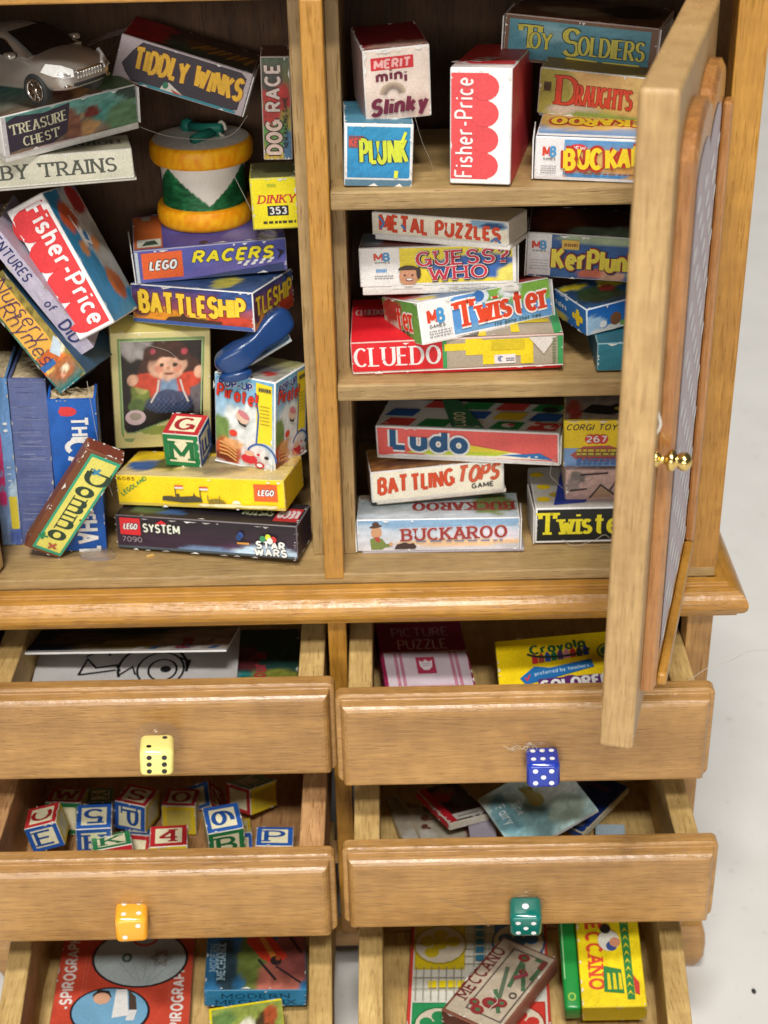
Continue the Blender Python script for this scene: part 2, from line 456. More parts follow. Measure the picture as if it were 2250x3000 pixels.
X = 0.66
GL = {
    'A': (.72, [[(0, 0), (.36, 1)], [(.36, 1), (.72, 0)], [(.13, .34), (.59, .34)]]),
    'B': (.62, [[(0, 0), (0, 1)], [(0, 1), (.3, 1)] + arc(.3, .76, .26, .24, 90, -90) + [(0, .52)], [(0, .52), (.32, .52)] + arc(.32, .26, .3, .26, 90, -90) + [(0, 0)]]),
    'C': (.68, [arc(.38, .5, .38, .5, 48, 312, 14)]),
    'D': (.68, [[(0, 0), (0, 1)], [(0, 1), (.26, 1)] + arc(.26, .5, .42, .5, 90, -90, 12) + [(0, 0)]]),
    'E': (.54, [[(0, 0), (0, 1)], [(0, 1), (.54, 1)], [(0, .52), (.44, .52)], [(0, 0), (.54, 0)]]),
    'F': (.52, [[(0, 0), (0, 1)], [(0, 1), (.52, 1)], [(0, .52), (.42, .52)]]),
    'G': (.74, [arc(.38, .5, .38, .5, 48, 340, 14), [(.42, .44), (.74, .44)], [(.74, .44), (.74, .06)]]),
    'H': (.66, [[(0, 0), (0, 1)], [(.66, 0), (.66, 1)], [(0, .52), (.66, .52)]]),
    'I': (.0, [[(0, 0), (0, 1)]]),
    'J': (.42, [[(.42, 1), (.42, .28)] + arc(.21, .26, .21, .26, 0, -165)]),
    'K': (.64, [[(0, 0), (0, 1)], [(.6, 1), (0, .42)], [(.2, .6), (.64, 0)]]),
    'L': (.5, [[(0, 0), (0, 1)], [(0, 0), (.5, 0)]]),
    'M': (.84, [[(0, 0), (0, 1)], [(0, 1), (.42, .2)], [(.42, .2), (.84, 1)], [(.84, 1), (.84, 0)]]),
    'N': (.68, [[(0, 0), (0, 1)], [(0, 1), (.68, 0)], [(.68, 0), (.68, 1)]]),
    'O': (.76, [arc(.38, .5, .38, .5, 90, 450, 18)]),
    'P': (.58, [[(0, 0), (0, 1)], [(0, 1), (.3, 1)] + arc(.3, .73, .28, .27, 90, -90) + [(0, .46)]]),
    'Q': (.76, [arc(.38, .5, .38, .5, 90, 450, 18), [(.45, .25), (.74, -.05)]]),
    'R': (.62, [[(0, 0), (0, 1)], [(0, 1), (.3, 1)] + arc(.3, .74, .27, .26, 90, -90) + [(0, .48)], [(.26, .48), (.62, 0)]]),
    'S': (.58, [arc(.29, .75, .27, .25, 25, 270, 10) + arc(.29, .26, .29, .26, 85, -155, 10)]),
    'T': (.70, [[(0, 1), (.70, 1)], [(.35, 0), (.35, 1)]]),
    'T_serif': (.90, [[(0, 1), (.90, 1)], [(.45, 0), (.45, 1)], [(.02, 1), (.02, .76)], [(.88, 1), (.88, .76)]]),
    'U': (.66, [[(0, 1), (0, .32)] + arc(.33, .33, .33, .33, 180, 360, 10) + [(.66, 1)]]),
    'V': (.7, [[(0, 1), (.35, 0)], [(.35, 0), (.7, 1)]]),
    'W': (1.0, [[(0, 1), (.24, 0)], [(.24, 0), (.5, .8)], [(.5, .8), (.76, 0)], [(.76, 0), (1, 1)]]),
    'X': (.66, [[(0, 0), (.66, 1)], [(0, 1), (.66, 0)]]),
    'Y': (.68, [[(0, 1), (.34, .48)], [(.68, 1), (.34, .48)], [(.34, .48), (.34, 0)]]),
    'Z': (.6, [[(0, 1), (.6, 1)], [(.6, 1), (0, 0)], [(0, 0), (.6, 0)]]),
    'a': (.48, [arc(.25, .33, .25, .33, 90, 450, 14), [(.48, X), (.48, 0)]]),
    'b': (.5, [[(0, 0), (0, 1)], arc(.25, .33, .25, .33, 90, 450, 14)]),
    'c': (.44, [arc(.25, .33, .25, .33, 50, 310, 10)]),
    'd': (.5, [[(.5, 0), (.5, 1)], arc(.25, .33, .25, .33, 90, 450, 14)]),
    'e': (.5, [[(.02, .34), (.48, .34)], arc(.25, .33, .25, .33, 5, 312, 12)]),
    'f': (.34, [[(.12, 0), (.12, .76)] + arc(.3, .78, .18, .21, 180, 70, 5), [(0, .62), (.32, .62)]]),
    'g': (.48, [arc(.24, .33, .24, .33, 90, 450, 14), [(.48, X), (.48, -.08)] + arc(.24, -.08, .24, .22, 0, -150, 7)]),
    'h': (.46, [[(0, 0), (0, 1)], [(0, .4)] + arc(.23, .42, .23, .24, 180, 0, 8) + [(.46, 0)]]),
    'i': (.0, [[(0, 0), (0, X)], [(0, .86), (0, .96)]]),
    'j': (.1, [[(.1, X), (.1, -.1)] + arc(-.05, -.1, .15, .18, 0, -120, 5), [(.1, .86), (.1, .96)]]),
    'k': (.46, [[(0, 0), (0, 1)], [(.42, X), (0, .26)], [(.14, .38), (.46, 0)]]),
    'l': (.0, [[(0, 0), (0, 1)]]),
    'm': (.76, [[(0, 0), (0, X)], [(0, .4)] + arc(.19, .44, .19, .22, 180, 0, 7) + [(.38, 0)], [(.38, .4)] + arc(.57, .44, .19, .22, 180, 0, 7) + [(.76, 0)]]),
    'n': (.46, [[(0, 0), (0, X)], [(0, .4)] + arc(.23, .42, .23, .24, 180, 0, 8) + [(.46, 0)]]),
    'o': (.5, [arc(.25, .33, .25, .33, 90, 450, 14)]),
    'p': (.5, [[(0, -.32), (0, X)], arc(.25, .33, .25, .33, 90, 450, 14)]),
    'q': (.5, [[(.5, -.32), (.5, X)], arc(.25, .33, .25, .33, 90, 450, 14)]),
    'r': (.32, [[(0, 0), (0, X)], [(0, .38)] + arc(.22, .42, .22, .24, 170, 60, 6)]),
    's': (.4, [arc(.2, .49, .18, .17, 30, 270, 8) + arc(.2, .17, .2, .17, 85, -150, 8)]),
    't': (.44, [[(.18, .92), (.18, .14)] + arc(.32, .14, .14, .14, 180, 280, 5), [(-.04, X), (.44, X)]]),
    'u': (.46, [[(0, X), (0, .24)] + arc(.23, .24, .23, .24, 180, 360, 8), [(.46, X), (.46, 0)]]),
    'v': (.46, [[(0, X), (.23, 0)], [(.23, 0), (.46, X)]]),
    'w': (.7, [[(0, X), (.17, 0)], [(.17, 0), (.35, .54)], [(.35, .54), (.53, 0)], [(.53, 0), (.7, X)]]),
    'x': (.44, [[(0, 0), (.44, X)], [(0, X), (.44, 0)]]),
    'y': (.46, [[(0, X), (.24, 0)], [(.46, X), (.12, -.32)]]),
    'z': (.42, [[(0, X), (.42, X)], [(.42, X), (0, 0)], [(0, 0), (.42, 0)]]),
    '0': (.56, [arc(.28, .5, .28, .5, 90, 450, 16)]),
    '1': (.3, [[(0, .78), (.2, 1)], [(.2, 1), (.2, 0)]]),
    '2': (.54, [arc(.27, .73, .27, .27, 160, -35, 9) + [(0, 0)], [(0, 0), (.54, 0)]]),
    '3': (.52, [arc(.24, .75, .24, .25, 150, -80, 9), arc(.25, .26, .27, .26, 85, -150, 9)]),
    '4': (.56, [[(.42, 0), (.42, 1)], [(.42, 1), (0, .32)], [(0, .32), (.56, .32)]]),
    '5': (.52, [[(.48, 1), (.08, 1)], [(.08, 1), (.04, .55)], [(.04, .55)] + arc(.25, .31, .27, .31, 100, -150, 10)]),
    '6': (.54, [arc(.27, .3, .27, .3, 90, 450, 14), [(.0, .32)] + arc(.36, .5, .36, .5, 180, 80, 7)]),
    '7': (.52, [[(0, 1), (.52, 1)], [(.52, 1), (.16, 0)]]),
    '8': (.54, [arc(.27, .76, .23, .24, 90, 450, 14), arc(.27, .27, .27, .27, 90, 450, 14)]),
    '9': (.54, [arc(.27, .7, .27, .3, 90, 450, 14), [(.54, .68)] + arc(.18, .5, .36, .5, 0, -100, 7)]),
    '-': (.3, [[(0, .4), (.3, .4)]]),
    '!': (.0, [[(0, .3), (0, 1)], [(0, 0), (0, .1)]]),
    '?': (.5, [arc(.24, .74, .24, .26, 165, -60, 9) + [(.22, .42), (.22, .28)], [(.22, 0), (.22, .1)]]),
    '.': (.0, [[(0, 0), (0, .08)]]),
    ',': (.06, [[(.06, .08), (0, -.1)]]),
    "'": (.0, [[(0, .75), (0, 1)]]),
    ' ': (.26, []),
}
# style: vertical half-stroke, horizontal half-stroke, serif length, serif half-thickness, letter gap
STY = {
    'sans': (.075, .065, 0, 0, .24),
    'bold': (.125, .105, 0, 0, .33),
    'fat': (.155, .135, 0, 0, .36),
    'thin': (.04, .04, 0, 0, .24),
    'serif': (.085, .035, .14, .03, .30),
    'slab': (.095, .055, .15, .055, .32),
    'heavy': (.125, .075, .17, .06, .32),
    'deco': (.105, .04, .08, .03, .28),
}


class Face:
    """a flat printed side of a thing: patches are laid on it one thin layer above another"""
    def __init__(self, mb, o, u, v, n, W, H, seed=0, mat=0):
        self.mb, self.o, self.u, self.v, self.n = mb, Vector(o), Vector(u), Vector(v), Vector(n)
        self.W, self.H, self.k, self.mat = W, H, 0.0028, mat
        self.r = random.Random(seed)

    def up(self):
        self.k += 0.0016

    def P(self, x, y, dk=0.0):
        return self.o + self.u * x + self.v * y + self.n * (self.k + dk)

    def poly(self, pts, col, unit=True, dk=0.0, raw=False):
        if unit:
            pts = [(x * self.W, y * self.H) for x, y in pts]
        self.mb.add([self.P(x, y, dk) for x, y in pts], [tuple(range(len(pts)))], col, self.mat)
        if not raw:
            self.up()

    def rect(self, x0, y0, x1, y1, col, ragged=0.0):
        if ragged:
            n = 14
            t = [self.r.uniform(-1, 1) * ragged for _ in range(4 * n)]
            p = [(x0 + (x1 - x0) * i / n, y0 + t[i]) for i in range(n)]
            p += [(x1 + t[n + i], y0 + (y1 - y0) * i / n) for i in range(n)]
            p += [(x1 - (x1 - x0) * i / n, y1 + t[2 * n + i]) for i in range(n)]
            p += [(x0 + t[3 * n + i], y1 - (y1 - y0) * i / n) for i in range(n)]
            self.poly([(min(1, max(0, a)), min(1, max(0, b))) for a, b in p], col)
        else:
            self.poly([(x0, y0), (x1, y0), (x1, y1), (x0, y1)], col)

    def ell(self, cx, cy, rx, ry, col, rot=0, n=18, a0=0, a1=360):
        """radii as fractions of the face height"""
        c, s = math.cos(math.radians(rot)), math.sin(math.radians(rot))
        p = []
        m = n if a1 - a0 < 360 else n - 1
        for i in range(m + 1):
            a = math.radians(a0 + (a1 - a0) * i / n)
            x, y = rx * math.cos(a) * self.H, ry * math.sin(a) * self.H
            p.append((cx * self.W + x * c - y * s, cy * self.H + x * s + y * c))
        self.poly(p, col, unit=False)

    def pic(self, fn, x0=0, y0=0, x1=1, y1=1, nx=24, ny=16):
        """a picture as a fine grid of coloured cells; fn(u, v) gives the ink colour"""
        vs, cs, fs = [], [], []
        for j in range(ny + 1):
            for i in range(nx + 1):
                a, b = i / nx, j / ny
                vs.append(self.P((x0 + (x1 - x0) * a) * self.W, (y0 + (y1 - y0) * b) * self.H))
                cs.append(fn(a, b))
        for j in range(ny):
            for i in range(nx):
                fs.append((j * (nx + 1) + i, j * (nx + 1) + i + 1, (j + 1) * (nx + 1) + i + 1, (j + 1) * (nx + 1) + i))
        self.mb.add(vs, fs, cs, self.mat)
        self.up()

    def line(self, pts, w, col, unit=True, dk=0.0, wv=None, raw=False, closed=False):
        """ribbon along a polyline; w = half width (cm), wv = half width for upright runs"""
        if unit:
            pts = [(x * self.W, y * self.H) for x, y in pts]
        q = [Vector(p) for p in pts]
        q = [p for i, p in enumerate(q) if i == 0 or (p - q[i - 1]).length > 1e-6]
        if len(q) < 2:
            return
        loop = (q[0] - q[-1]).length < 1e-4
        if loop:
            q = q[:-1]
        n = len(q)
        vs = []
        for i in range(n):
            a = q[(i - 1) % n] if (loop or i > 0) else None
            b = q[(i + 1) % n] if (loop or i < n - 1) else None
            d0 = (q[i] - a).normalized() if a is not None else (b - q[i]).normalized()
            d1 = (b - q[i]).normalized() if b is not None else d0
            t = d0 + d1
            t = t.normalized() if t.length > 1e-6 else d0
            ww = w if wv is None else math.sqrt((wv * t.y) ** 2 + (w * t.x) ** 2)
            k = ww / max(0.55, t.dot(d0))
            nrm = Vector((-t.y, t.x))
            p = q[i]
            vs.append(self.P(*(p + nrm * k), dk))
            vs.append(self.P(*(p - nrm * k), dk))
        fs = [(2 * i + 1, 2 * i + 3, 2 * i + 2, 2 * i) for i in range(n - 1)]
        if loop:
            fs.append((2 * n - 1, 1, 0, 2 * n - 2))
        self.mb.add(vs, fs, col, self.mat)
        if not raw:
            self.up()

    def width(self, s, style, sx=1.0, gap=None):
        st = STY[style]
        g = st[4] if gap is None else gap
        return sum(GL[c + '_serif' if st[2] and c == 'T' else c][0] * sx + g for c in s) - g if s else 0

    def text(self, s, x, y, h, style='bold', col=(0, 0, 0), out=None, rot=0, slant=0.0, sx=1.0, fit=None,
             align='l', jit=0.0, gap=None, bend=0.0, grow=None, shadow=None, mirror=False, wk=1.0):
        """x, y: fractions of the face; h: cap height as a fraction of the face height; fit: wanted width as a fraction of W
        out: (colour, extra half width); grow: (first, last) letter scale; rot in degrees"""
        st = STY[style]
        wv, wh, sl, sh, g = st
        wv, wh = wv * wk, wh * wk
        if gap is not None:
            g = gap
        Hc = h * self.H
        tot = self.width(s, style, 1.0, g)
        if fit:
            sx = fit * self.W / (tot * Hc)
        kc = min(1.0, max(.55, sx)) ** .6
        wv *= kc
        wh *= kc ** .5
        sl *= kc
        tot *= sx
        bx = x * self.W
        by = y * self.H
        x0 = {'l': 0, 'c': -tot / 2, 'r': -tot}[align]
        ca, sa = math.cos(math.radians(rot)), math.sin(math.radians(rot))
        layers = []
        if shadow:
            layers.append((shadow[0], shadow[1], shadow[2], shadow[3] if len(shadow) > 3 else 0.0))
        if out:
            layers.append((out[0], 0, 0, out[1]))
        layers.append((col, 0, 0, 0))
        seed = self.r.random()
        for (cc, ox, oy, ex) in layers:
            rr = random.Random(seed)
            pen = x0
            for ci, ch in enumerate(s):
                gw, strokes = GL.get(ch + '_serif' if sl and ch == 'T' else ch, GL[' '])
                dj = (rr.uniform(-jit, jit), rr.uniform(-jit, jit), rr.uniform(-jit, jit) * 1.6)
                gs = 1.0
                if grow:
                    gs = grow[0] + (grow[1] - grow[0]) * (ci / max(1, len(s) - 1))
                yb = bend * (4 * ((pen + gw * sx / 2 - x0) / max(tot, 1e-6) - 0.5) ** 2 - 1)

                def tr(p, pen=pen, dj=dj, gs=gs, gw=gw, yb=yb):
                    px, py = p[0] - gw / 2, (p[1] - 0.5) * gs
                    cj, sj = math.cos(dj[2]), math.sin(dj[2])
                    px, py = px * cj - py * sj + gw / 2, px * sj + py * cj + 0.5
                    lx = pen + px * sx + slant * py + dj[0] + ox
                    ly = py + dj[1] + yb + oy
                    if mirror:
                        lx = tot + 2 * x0 - lx
                    lx, ly = lx * Hc, ly * Hc
                    return (bx + lx * ca - ly * sa, by + lx * sa + ly * ca)

                kk = 0
                for stk in strokes:
                    pts = [tr(p) for p in stk]
                    self.line(pts, (wh + ex) * Hc, cc, unit=False, dk=0.0002 * (kk % 4), wv=(wv + ex) * Hc, raw=True)
                    kk += 1
                    if sl:
                        for e, e2 in ((stk[0], stk[1]), (stk[-1], stk[-2])):
                            vx, vy = e2[0] - e[0], e2[1] - e[1]
                            if abs(vy) > abs(vx) * 0.7 and min(abs(e[1] - t) for t in (0, 1, X)) < 0.03:
                                a, b = tr((e[0] - (sl + wv * .6) / max(.5, sx), e[1])), tr((e[0] + (sl + wv * .6) / max(.5, sx), e[1]))
                                self.line([a, b], (sh + ex) * Hc, cc, unit=False, dk=0.0002 * (kk % 4) + 0.0001, raw=True)
                                kk += 1
                pen += gw * sx + g * sx
            self.up()
            self.up()
        return tot * Hc / self.W

    def scribble(self, x0, y0, x1, y1, col, lines=3, w=0.010):
        """small print too fine to read"""
        for i in range(lines):
            yy = y1 - (y1 - y0) * (i + .5) / lines
            xx = x0
            while xx < x1:
                ln = self.r.uniform(.02, .07) * (x1 - x0) * 2
                self.line([(xx, yy), (min(x1, xx + ln), yy)], w, col, raw=True)
                xx += ln * 1.35
        self.up()

    def wear(self, n, col=(0.78, 0.76, 0.72), size=0.02):
        """rubbed and torn ink along the edges, where the card shows"""
        for _ in range(n):
            e = self.r.randrange(4)
            t = self.r.random()
            l = self.r.uniform(.3, 2.2) * size / max(self.W, self.H) * 2
            dpt = self.r.uniform(.3, 1.0) * size
            dx, dy = dpt / self.W, dpt / self.H
            if e == 0:
                p = [(t, 0), (min(1, t + l), 0), (min(1, t + l * .6), dy)]
            elif e == 1:
                p = [(min(1, t + l), 1), (t, 1), (min(1, t + l * .4), 1 - dy)]
            elif e == 2:
                p = [(0, min(1, t + l)), (0, t), (dx, min(1, t + l * .5))]
            else:
                p = [(1, t), (1, min(1, t + l)), (1 - dx, min(1, t + l * .5))]
            self.poly(p, col, raw=True)
        self.up()


def blobpic(bg, blobs=(), noise=0.25, ns=7.0, seed=1, alt=None):
    """an illustration: ground colour (or bottom/top pair), soft-edged patches, uneven ink"""
    def fn(u, v):
        b = mix(bg[0], bg[1], v) if isinstance(bg[0], tuple) else bg
        if alt is not None:
            t = noise2(u * ns, v * ns, seed + 5)
            b = mix(b, alt, min(1, max(0, (t - .45) * 5)))
        for (cx, cy, rx, ry, c) in blobs:
            d = math.hypot((u - cx) / rx, (v - cy) / ry) + (noise2(u * 9, v * 9, seed + 3) - .5) * .5
            if d < 1.12:
                b = mix(b, c, min(1, max(0, (1.12 - d) * 5)))
        k = 1 + noise * (noise2(u * ns * 2.3, v * ns * 2.3, seed) - .5) * 2.1 + .9 * noise * (noise2(u * ns * 6, v * ns * 5, seed + 9) - .5)
        return tuple(max(0, t * k) for t in b)
    return fn


WHITE = (0.78, 0.77, 0.75)
CREAM = (0.72, 0.66, 0.50)

# ------------------------------------------------------------------ the table top
tb = MB()
tb.add([(-150, -60, 0), (150, -60, 0), (150, 240, 0), (-150, 240, 0)], [(0, 1, 2, 3)], (0.62, 0.60, 0.57))
TABLE_Z = -7.12
mt, nt, bs = new_mat('white_table_top')
tc = nd(nt, 'ShaderNodeTexCoord')
n1 = nd(nt, 'ShaderNodeTexNoise'); n1.inputs['Scale'].default_value = 60; n1.inputs['Detail'].default_value = 6
n2 = nd(nt, 'ShaderNodeTexNoise'); n2.inputs['Scale'].default_value = 420; n2.inputs['Detail'].default_value = 3
nt.links.new(tc.outputs['Object'], n1.inputs['Vector']); nt.links.new(tc.outputs['Object'], n2.inputs['Vector'])
r1 = nd(nt, 'ShaderNodeValToRGB')
r1.color_ramp.elements[0].position, r1.color_ramp.elements[1].position = .3, .72
r1.color_ramp.elements[0].color, r1.color_ramp.elements[1].color = (.565, .55, .52, 1), (.62, .605, .575, 1)
nt.links.new(n1.outputs['Fac'], r1.inputs[0])
r2 = nd(nt, 'ShaderNodeValToRGB')
r2.color_ramp.elements[0].position, r2.color_ramp.elements[1].position = .27, .36
r2.color_ramp.elements[0].color, r2.color_ramp.elements[1].color = (.86, .85, .83, 1), (1, 1, 1, 1)
nt.links.new(n2.outputs['Fac'], r2.inputs[0])
mm = nd(nt, 'ShaderNodeMix', data_type='RGBA', blend_type='MULTIPLY'); mm.inputs[0].default_value = 1
nt.links.new(r1.outputs[0], mm.inputs[6]); nt.links.new(r2.outputs[0], mm.inputs[7])
nt.links.new(mm.outputs[2], bs.inputs['Base Color'])
bs.inputs['Roughness'].default_value = .55
table = tb.build('table_top', mt, M=Matrix.Translation((0, 0, TABLE_Z * S)))
table['kind'] = 'structure'
table['label'] = 'plain white table top under and behind the cabinet'

# ------------------------------------------------------------------ the toy cabinet
BACK = 3.9
CABZ = TABLE_Z
cabinet = empty('toy_cabinet', (0, 0, CABZ))
tag(cabinet, 'miniature varnished wooden toy cabinet with open doors, crammed shelves and pulled out drawers', 'cabinet')
CM = Matrix.Translation((0, 0, -CABZ * S))      # the cabinet's parts are written with the shelf floor at zero


def part(mb, name, mat, parent=None, M=None, bevel=0.012, seg=2):
    if parent is None:
        return mb.build(name, mat, cabinet, CM @ M if M is not None else CM, bevel, seg)
    return mb.build(name, mat, parent, M, bevel, seg)


def slab(name, mat, x0, x1, y0, y1, z0, z1, bevel=0.012):
    b = MB()
    b.box(x0, x1, y0, y1, z0, z1)
    return part(b, name, mat, bevel=bevel)


# hutch
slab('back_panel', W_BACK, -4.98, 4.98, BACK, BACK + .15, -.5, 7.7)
slab('divider_strip', W_GOLD_Z, -.125, .125, -.012, .52, -.072, 7.268, .018)
slab('divider_lining', W_PALE_Z, -.285, -.127, .50, BACK - .003, .003, 7.266)
slab('divider_lining', W_PALE_Z, .127, .285, .50, BACK - .003, .003, 7.266)
slab('bottom_board', W_PALE_X, -4.99, 4.99, 0, BACK - .003, -.155, 0, .02)
slab('shelf', W_PALE_X, .13, 4.70, .004, 2.6, 4.90, 5.13, .03)
slab('shelf', W_PALE_X, .13, 4.70, .004, 2.6, 2.475, 2.70, .03)
slab('top_rail', W_GOLD_X, -4.99, 4.99, .002, .35, 7.27, 7.75, .02)
slab('top_board', W_GOLD_X, -4.99, 4.99, .352, BACK - .003, 7.45, 7.74, .02)
slab('stile', W_GOLD_Z, 4.64, 5.0, 0.003, .33, -.155, 7.268, .015)
slab('stile', W_GOLD_Z, -5.0, -4.64, 0.003, .33, -.155, 7.268, .015)
slab('side_panel', W_IN, 4.80, 4.995, .332, BACK - .003, -.15, 7.268)
slab('side_panel', W_IN, -4.995, -4.80, .332, BACK - .003, -.15, 7.268)

# moulding: one profile carried round the front and both ends with mitred corners
prof = [(0, -.157), (.125, -.158), (.135, -.165), (.138, -.205), (.15, -.212), (.175, -.207), (.215, -.212), (.26, -.228),
        (.31, -.262), (.35, -.305), (.375, -.355), (.382, -.41), (.37, -.465), (.34, -.515), (.30, -.548), (.27, -.555), (.262, -.60), (.10, -.61), (0, -.61)]
b = MB()
rings = []
for (ex, ey, sx, sy) in ((-5.0, BACK, -1, 0), (-5.0, 0, -1, -1), (5.0, 0, 1, -1), (5.0, BACK, 1, 0)):
    rings.append([Vector((ex + sx * o, ey + sy * o, z)) for o, z in prof])
b.loft(rings[1:3], mat=0, smooth=True, caps=False)
b.loft(rings[0:2], mat=1, smooth=True, caps=False)
b.loft(rings[2:4], mat=1, smooth=True, caps=False)
mo = part(b, 'moulding', [W_GOLD_X, W_GOLD_Y], bevel=0)
for p in mo.data.polygons:
    p.use_smooth = False
mo.modifiers.new('edge', 'BEVEL').width = .006 * S
slab('base_top_board', W_IN, -4.9, 4.9, .01, BACK, -.60, -.16)

# base carcass
slab('base_stile', W_MID_Z, 4.66, 5.0, -.10, .25, -6.25, -.612, .012)
slab('base_stile', W_MID_Z, -5.0, -4.66, -.10, .25, -6.25, -.612, .012)
slab('base_stile', W_GOLD_Z, -.11, .13, -.098, .25, -6.25, -.612, .012)
slab('base_side_panel', W_IN, 4.82, 4.995, .252, BACK, -6.25, -.615)
slab('base_side_panel', W_IN, -4.995, -4.82, .252, BACK, -6.25, -.615)
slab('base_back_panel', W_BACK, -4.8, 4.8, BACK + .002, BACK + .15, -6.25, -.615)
for z in (-2.93, -4.92):
    slab('drawer_rail', W_IN, -4.655, -.113, -.06, .25, z, z + .18)
    slab('drawer_rail', W_IN, .133, 4.655, -.06, .25, z, z + .18)
slab('base_bottom_rail', W_MID_X, -4.655, 4.655, -.07, .25, -6.55, -6.27)
for s in (-1, 1):
    b = MB()
    rings = []
    for z, g in ((-6.255, .0), (-6.32, .02), (-6.42, .05), (-6.6, .065), (-6.85, .06), (-7.0, .02), (-7.08, -.02), (-7.118, -.05)):
        x0, x1 = 4.52 - g * .4, 5.31 + g
        y0, y1 = -.10 - g, .75
        rings.append([Vector((s * xx if s > 0 else -xx, yy, z)) for xx, yy in ((x0, y0), (x1 - .05, y0), (x1, y0 + .05), (x1, y1), (x0, y1))])
        if s < 0:
            rings[-1].reverse()
    b.loft(rings, smooth=False)
    part(b, 'foot', W_MID_X, bevel=.02)
slab('rear_foot', W_MID_X, 4.5, 5.2, 3.1, 3.85, -7.118, -6.255)
slab('rear_foot', W_MID_X, -5.2, -4.5, 3.1, 3.85, -7.118, -6.255)


# right-hand door, swung open; local x runs from the hinge to the free edge, -y is the outer face
def rounded_rect(x0, x1, z0, z1, r, n=4):
    out = []
    for cx, cz, a0 in ((x1 - r, z0 + r, -90), (x1 - r, z1 - r, 0), (x0 + r, z1 - r, 90), (x0 + r, z0 + r, 180)):
        for k in range(n + 1):
            a = math.radians(a0 + 90 * k / n)
            out.append((cx + r * math.cos(a), cz + r * math.sin(a)))
    return out


def make_door(M, w, h, mirror=False):
    t = .37
    sg = -1 if mirror else 1
    b = MB()
    b.box(0, sg * w, 0, t, 0, h) if sg > 0 else b.box(-w, 0, 0, t, 0, h)
    d = part(b, 'door', W_DOOR_Z, M=M, bevel=.05, seg=3)
    # raised panel with a double arched head on the outer face (local y < 0)
    def outline(x0, x1, z0, z1, n=9):
        pts = [(x0, z0), (x1, z0)]
        xm = (x0 + x1) / 2
        ra = (x1 - xm) / 2
        for c in (xm + ra, x0 + ra):
            for k in range(n + 1):
                a = math.pi * k / n
                pts.append((c + ra * math.cos(a), z1 + .42 * ra * math.sin(a)))
        return pts
    o1 = outline(.45, w - .42, .52, h - .75)
    o2 = outline(.51, w - .48, .58, h - .80)
    b = MB()
    ring = [[Vector((sg * x, y, z)) for x, z in o] for o, y in ((o1, -.004), (o1, -.12), (o2, -.16))]
    b.loft(ring, smooth=False, caps=True)
    pnl = part(b, 'raised_panel', W_DOORP_Z, d, bevel=0)
    # cloth let into the panel: lilac grey with white dashes in rows
    b = MB()
    o3 = outline(.95, w - .55, .95, h - 1.05)
    b.add([(sg * x, -.168, z) for x, z in o3], [tuple(range(len(o3)))], hx('#ccc0c6'))
    rr = random.Random(4)
    z = 1.0
    row = 0
    while z < h - 1.05:
        x = 1.05 + (.36 if row % 2 else 0)
        while x < w - .62:
            zz, xx = z + rr.uniform(-.02, .02), x + rr.uniform(-.02, .02)
            b.add([(sg * (xx + .20 * math.cos(k * .785)), -.1715, zz + .080 * math.sin(k * .785)) for k in range(8)], [tuple(range(8))], (.84, .83, .82))
            x += .72
        z += .27
        row += 1
    part(b, 'dotted_cloth', PAPER, d, bevel=0)
    # rails of the frame that stand proud of the cloth: bottom and hinge side
    b = MB()
    b.box(*sorted((sg * .47, sg * (w - .50))), -.27, -.163, .56, .72)
    part(b, 'panel_rail', W_GOLD_Z, d, bevel=.03)
    b = MB()
    b.box(*sorted((sg * .47, sg * .72)), -.27, -.163, .725, h - .95)
    part(b, 'panel_rail', W_DOORP_Z, d, bevel=.03)
    b = MB()
    KM = Matrix.Translation((sg * (w - .22), -.002, h * .485)) @ Matrix.Rotation(math.radians(90), 4, 'X')
    b.lathe([(.085, 0), (.085, .02), (.05, .035), (.04, .07), (.05, .10), (.10, .12), (.115, .15), (.10, .185), (.065, .20), (.075, .22), (.095, .26), (.09, .31), (.05, .345), (0.0, .355)], 20, M=KM)
    part(b, 'knob', BRASS, d, bevel=0)
    return d


def door_matrix(p, ang, lean=0.0):
    return Matrix.Translation(Vector(p) * S) @ Matrix.Rotation(math.radians(ang), 4, 'Z') @ Matrix.Rotation(math.radians(lean), 4, 'Y')


# hinge corner, direction hinge -> free edge
_dx, _dy = 2.975 - 4.10, -3.76 - .22
_ang = math.degrees(math.atan2(_dy, _dx))
_w = math.hypot(_dx, _dy)
# local +y (inner face at y = t) must look towards the shelves: inner corner line is the one measured
_n = Vector((math.cos(math.radians(_ang + 90)), math.sin(math.radians(_ang + 90))))
MD = door_matrix((4.456, .12, .03), math.degrees(math.atan2(3.98, 1.125)), 0.0)
make_door(MD, 4.14, 7.15, mirror=True)
ML = door_matrix((-4.37 - .37 * .97, .30 + .37 * .25, .03), 255.5)
make_door(ML, 4.14, 7.15, mirror=False)


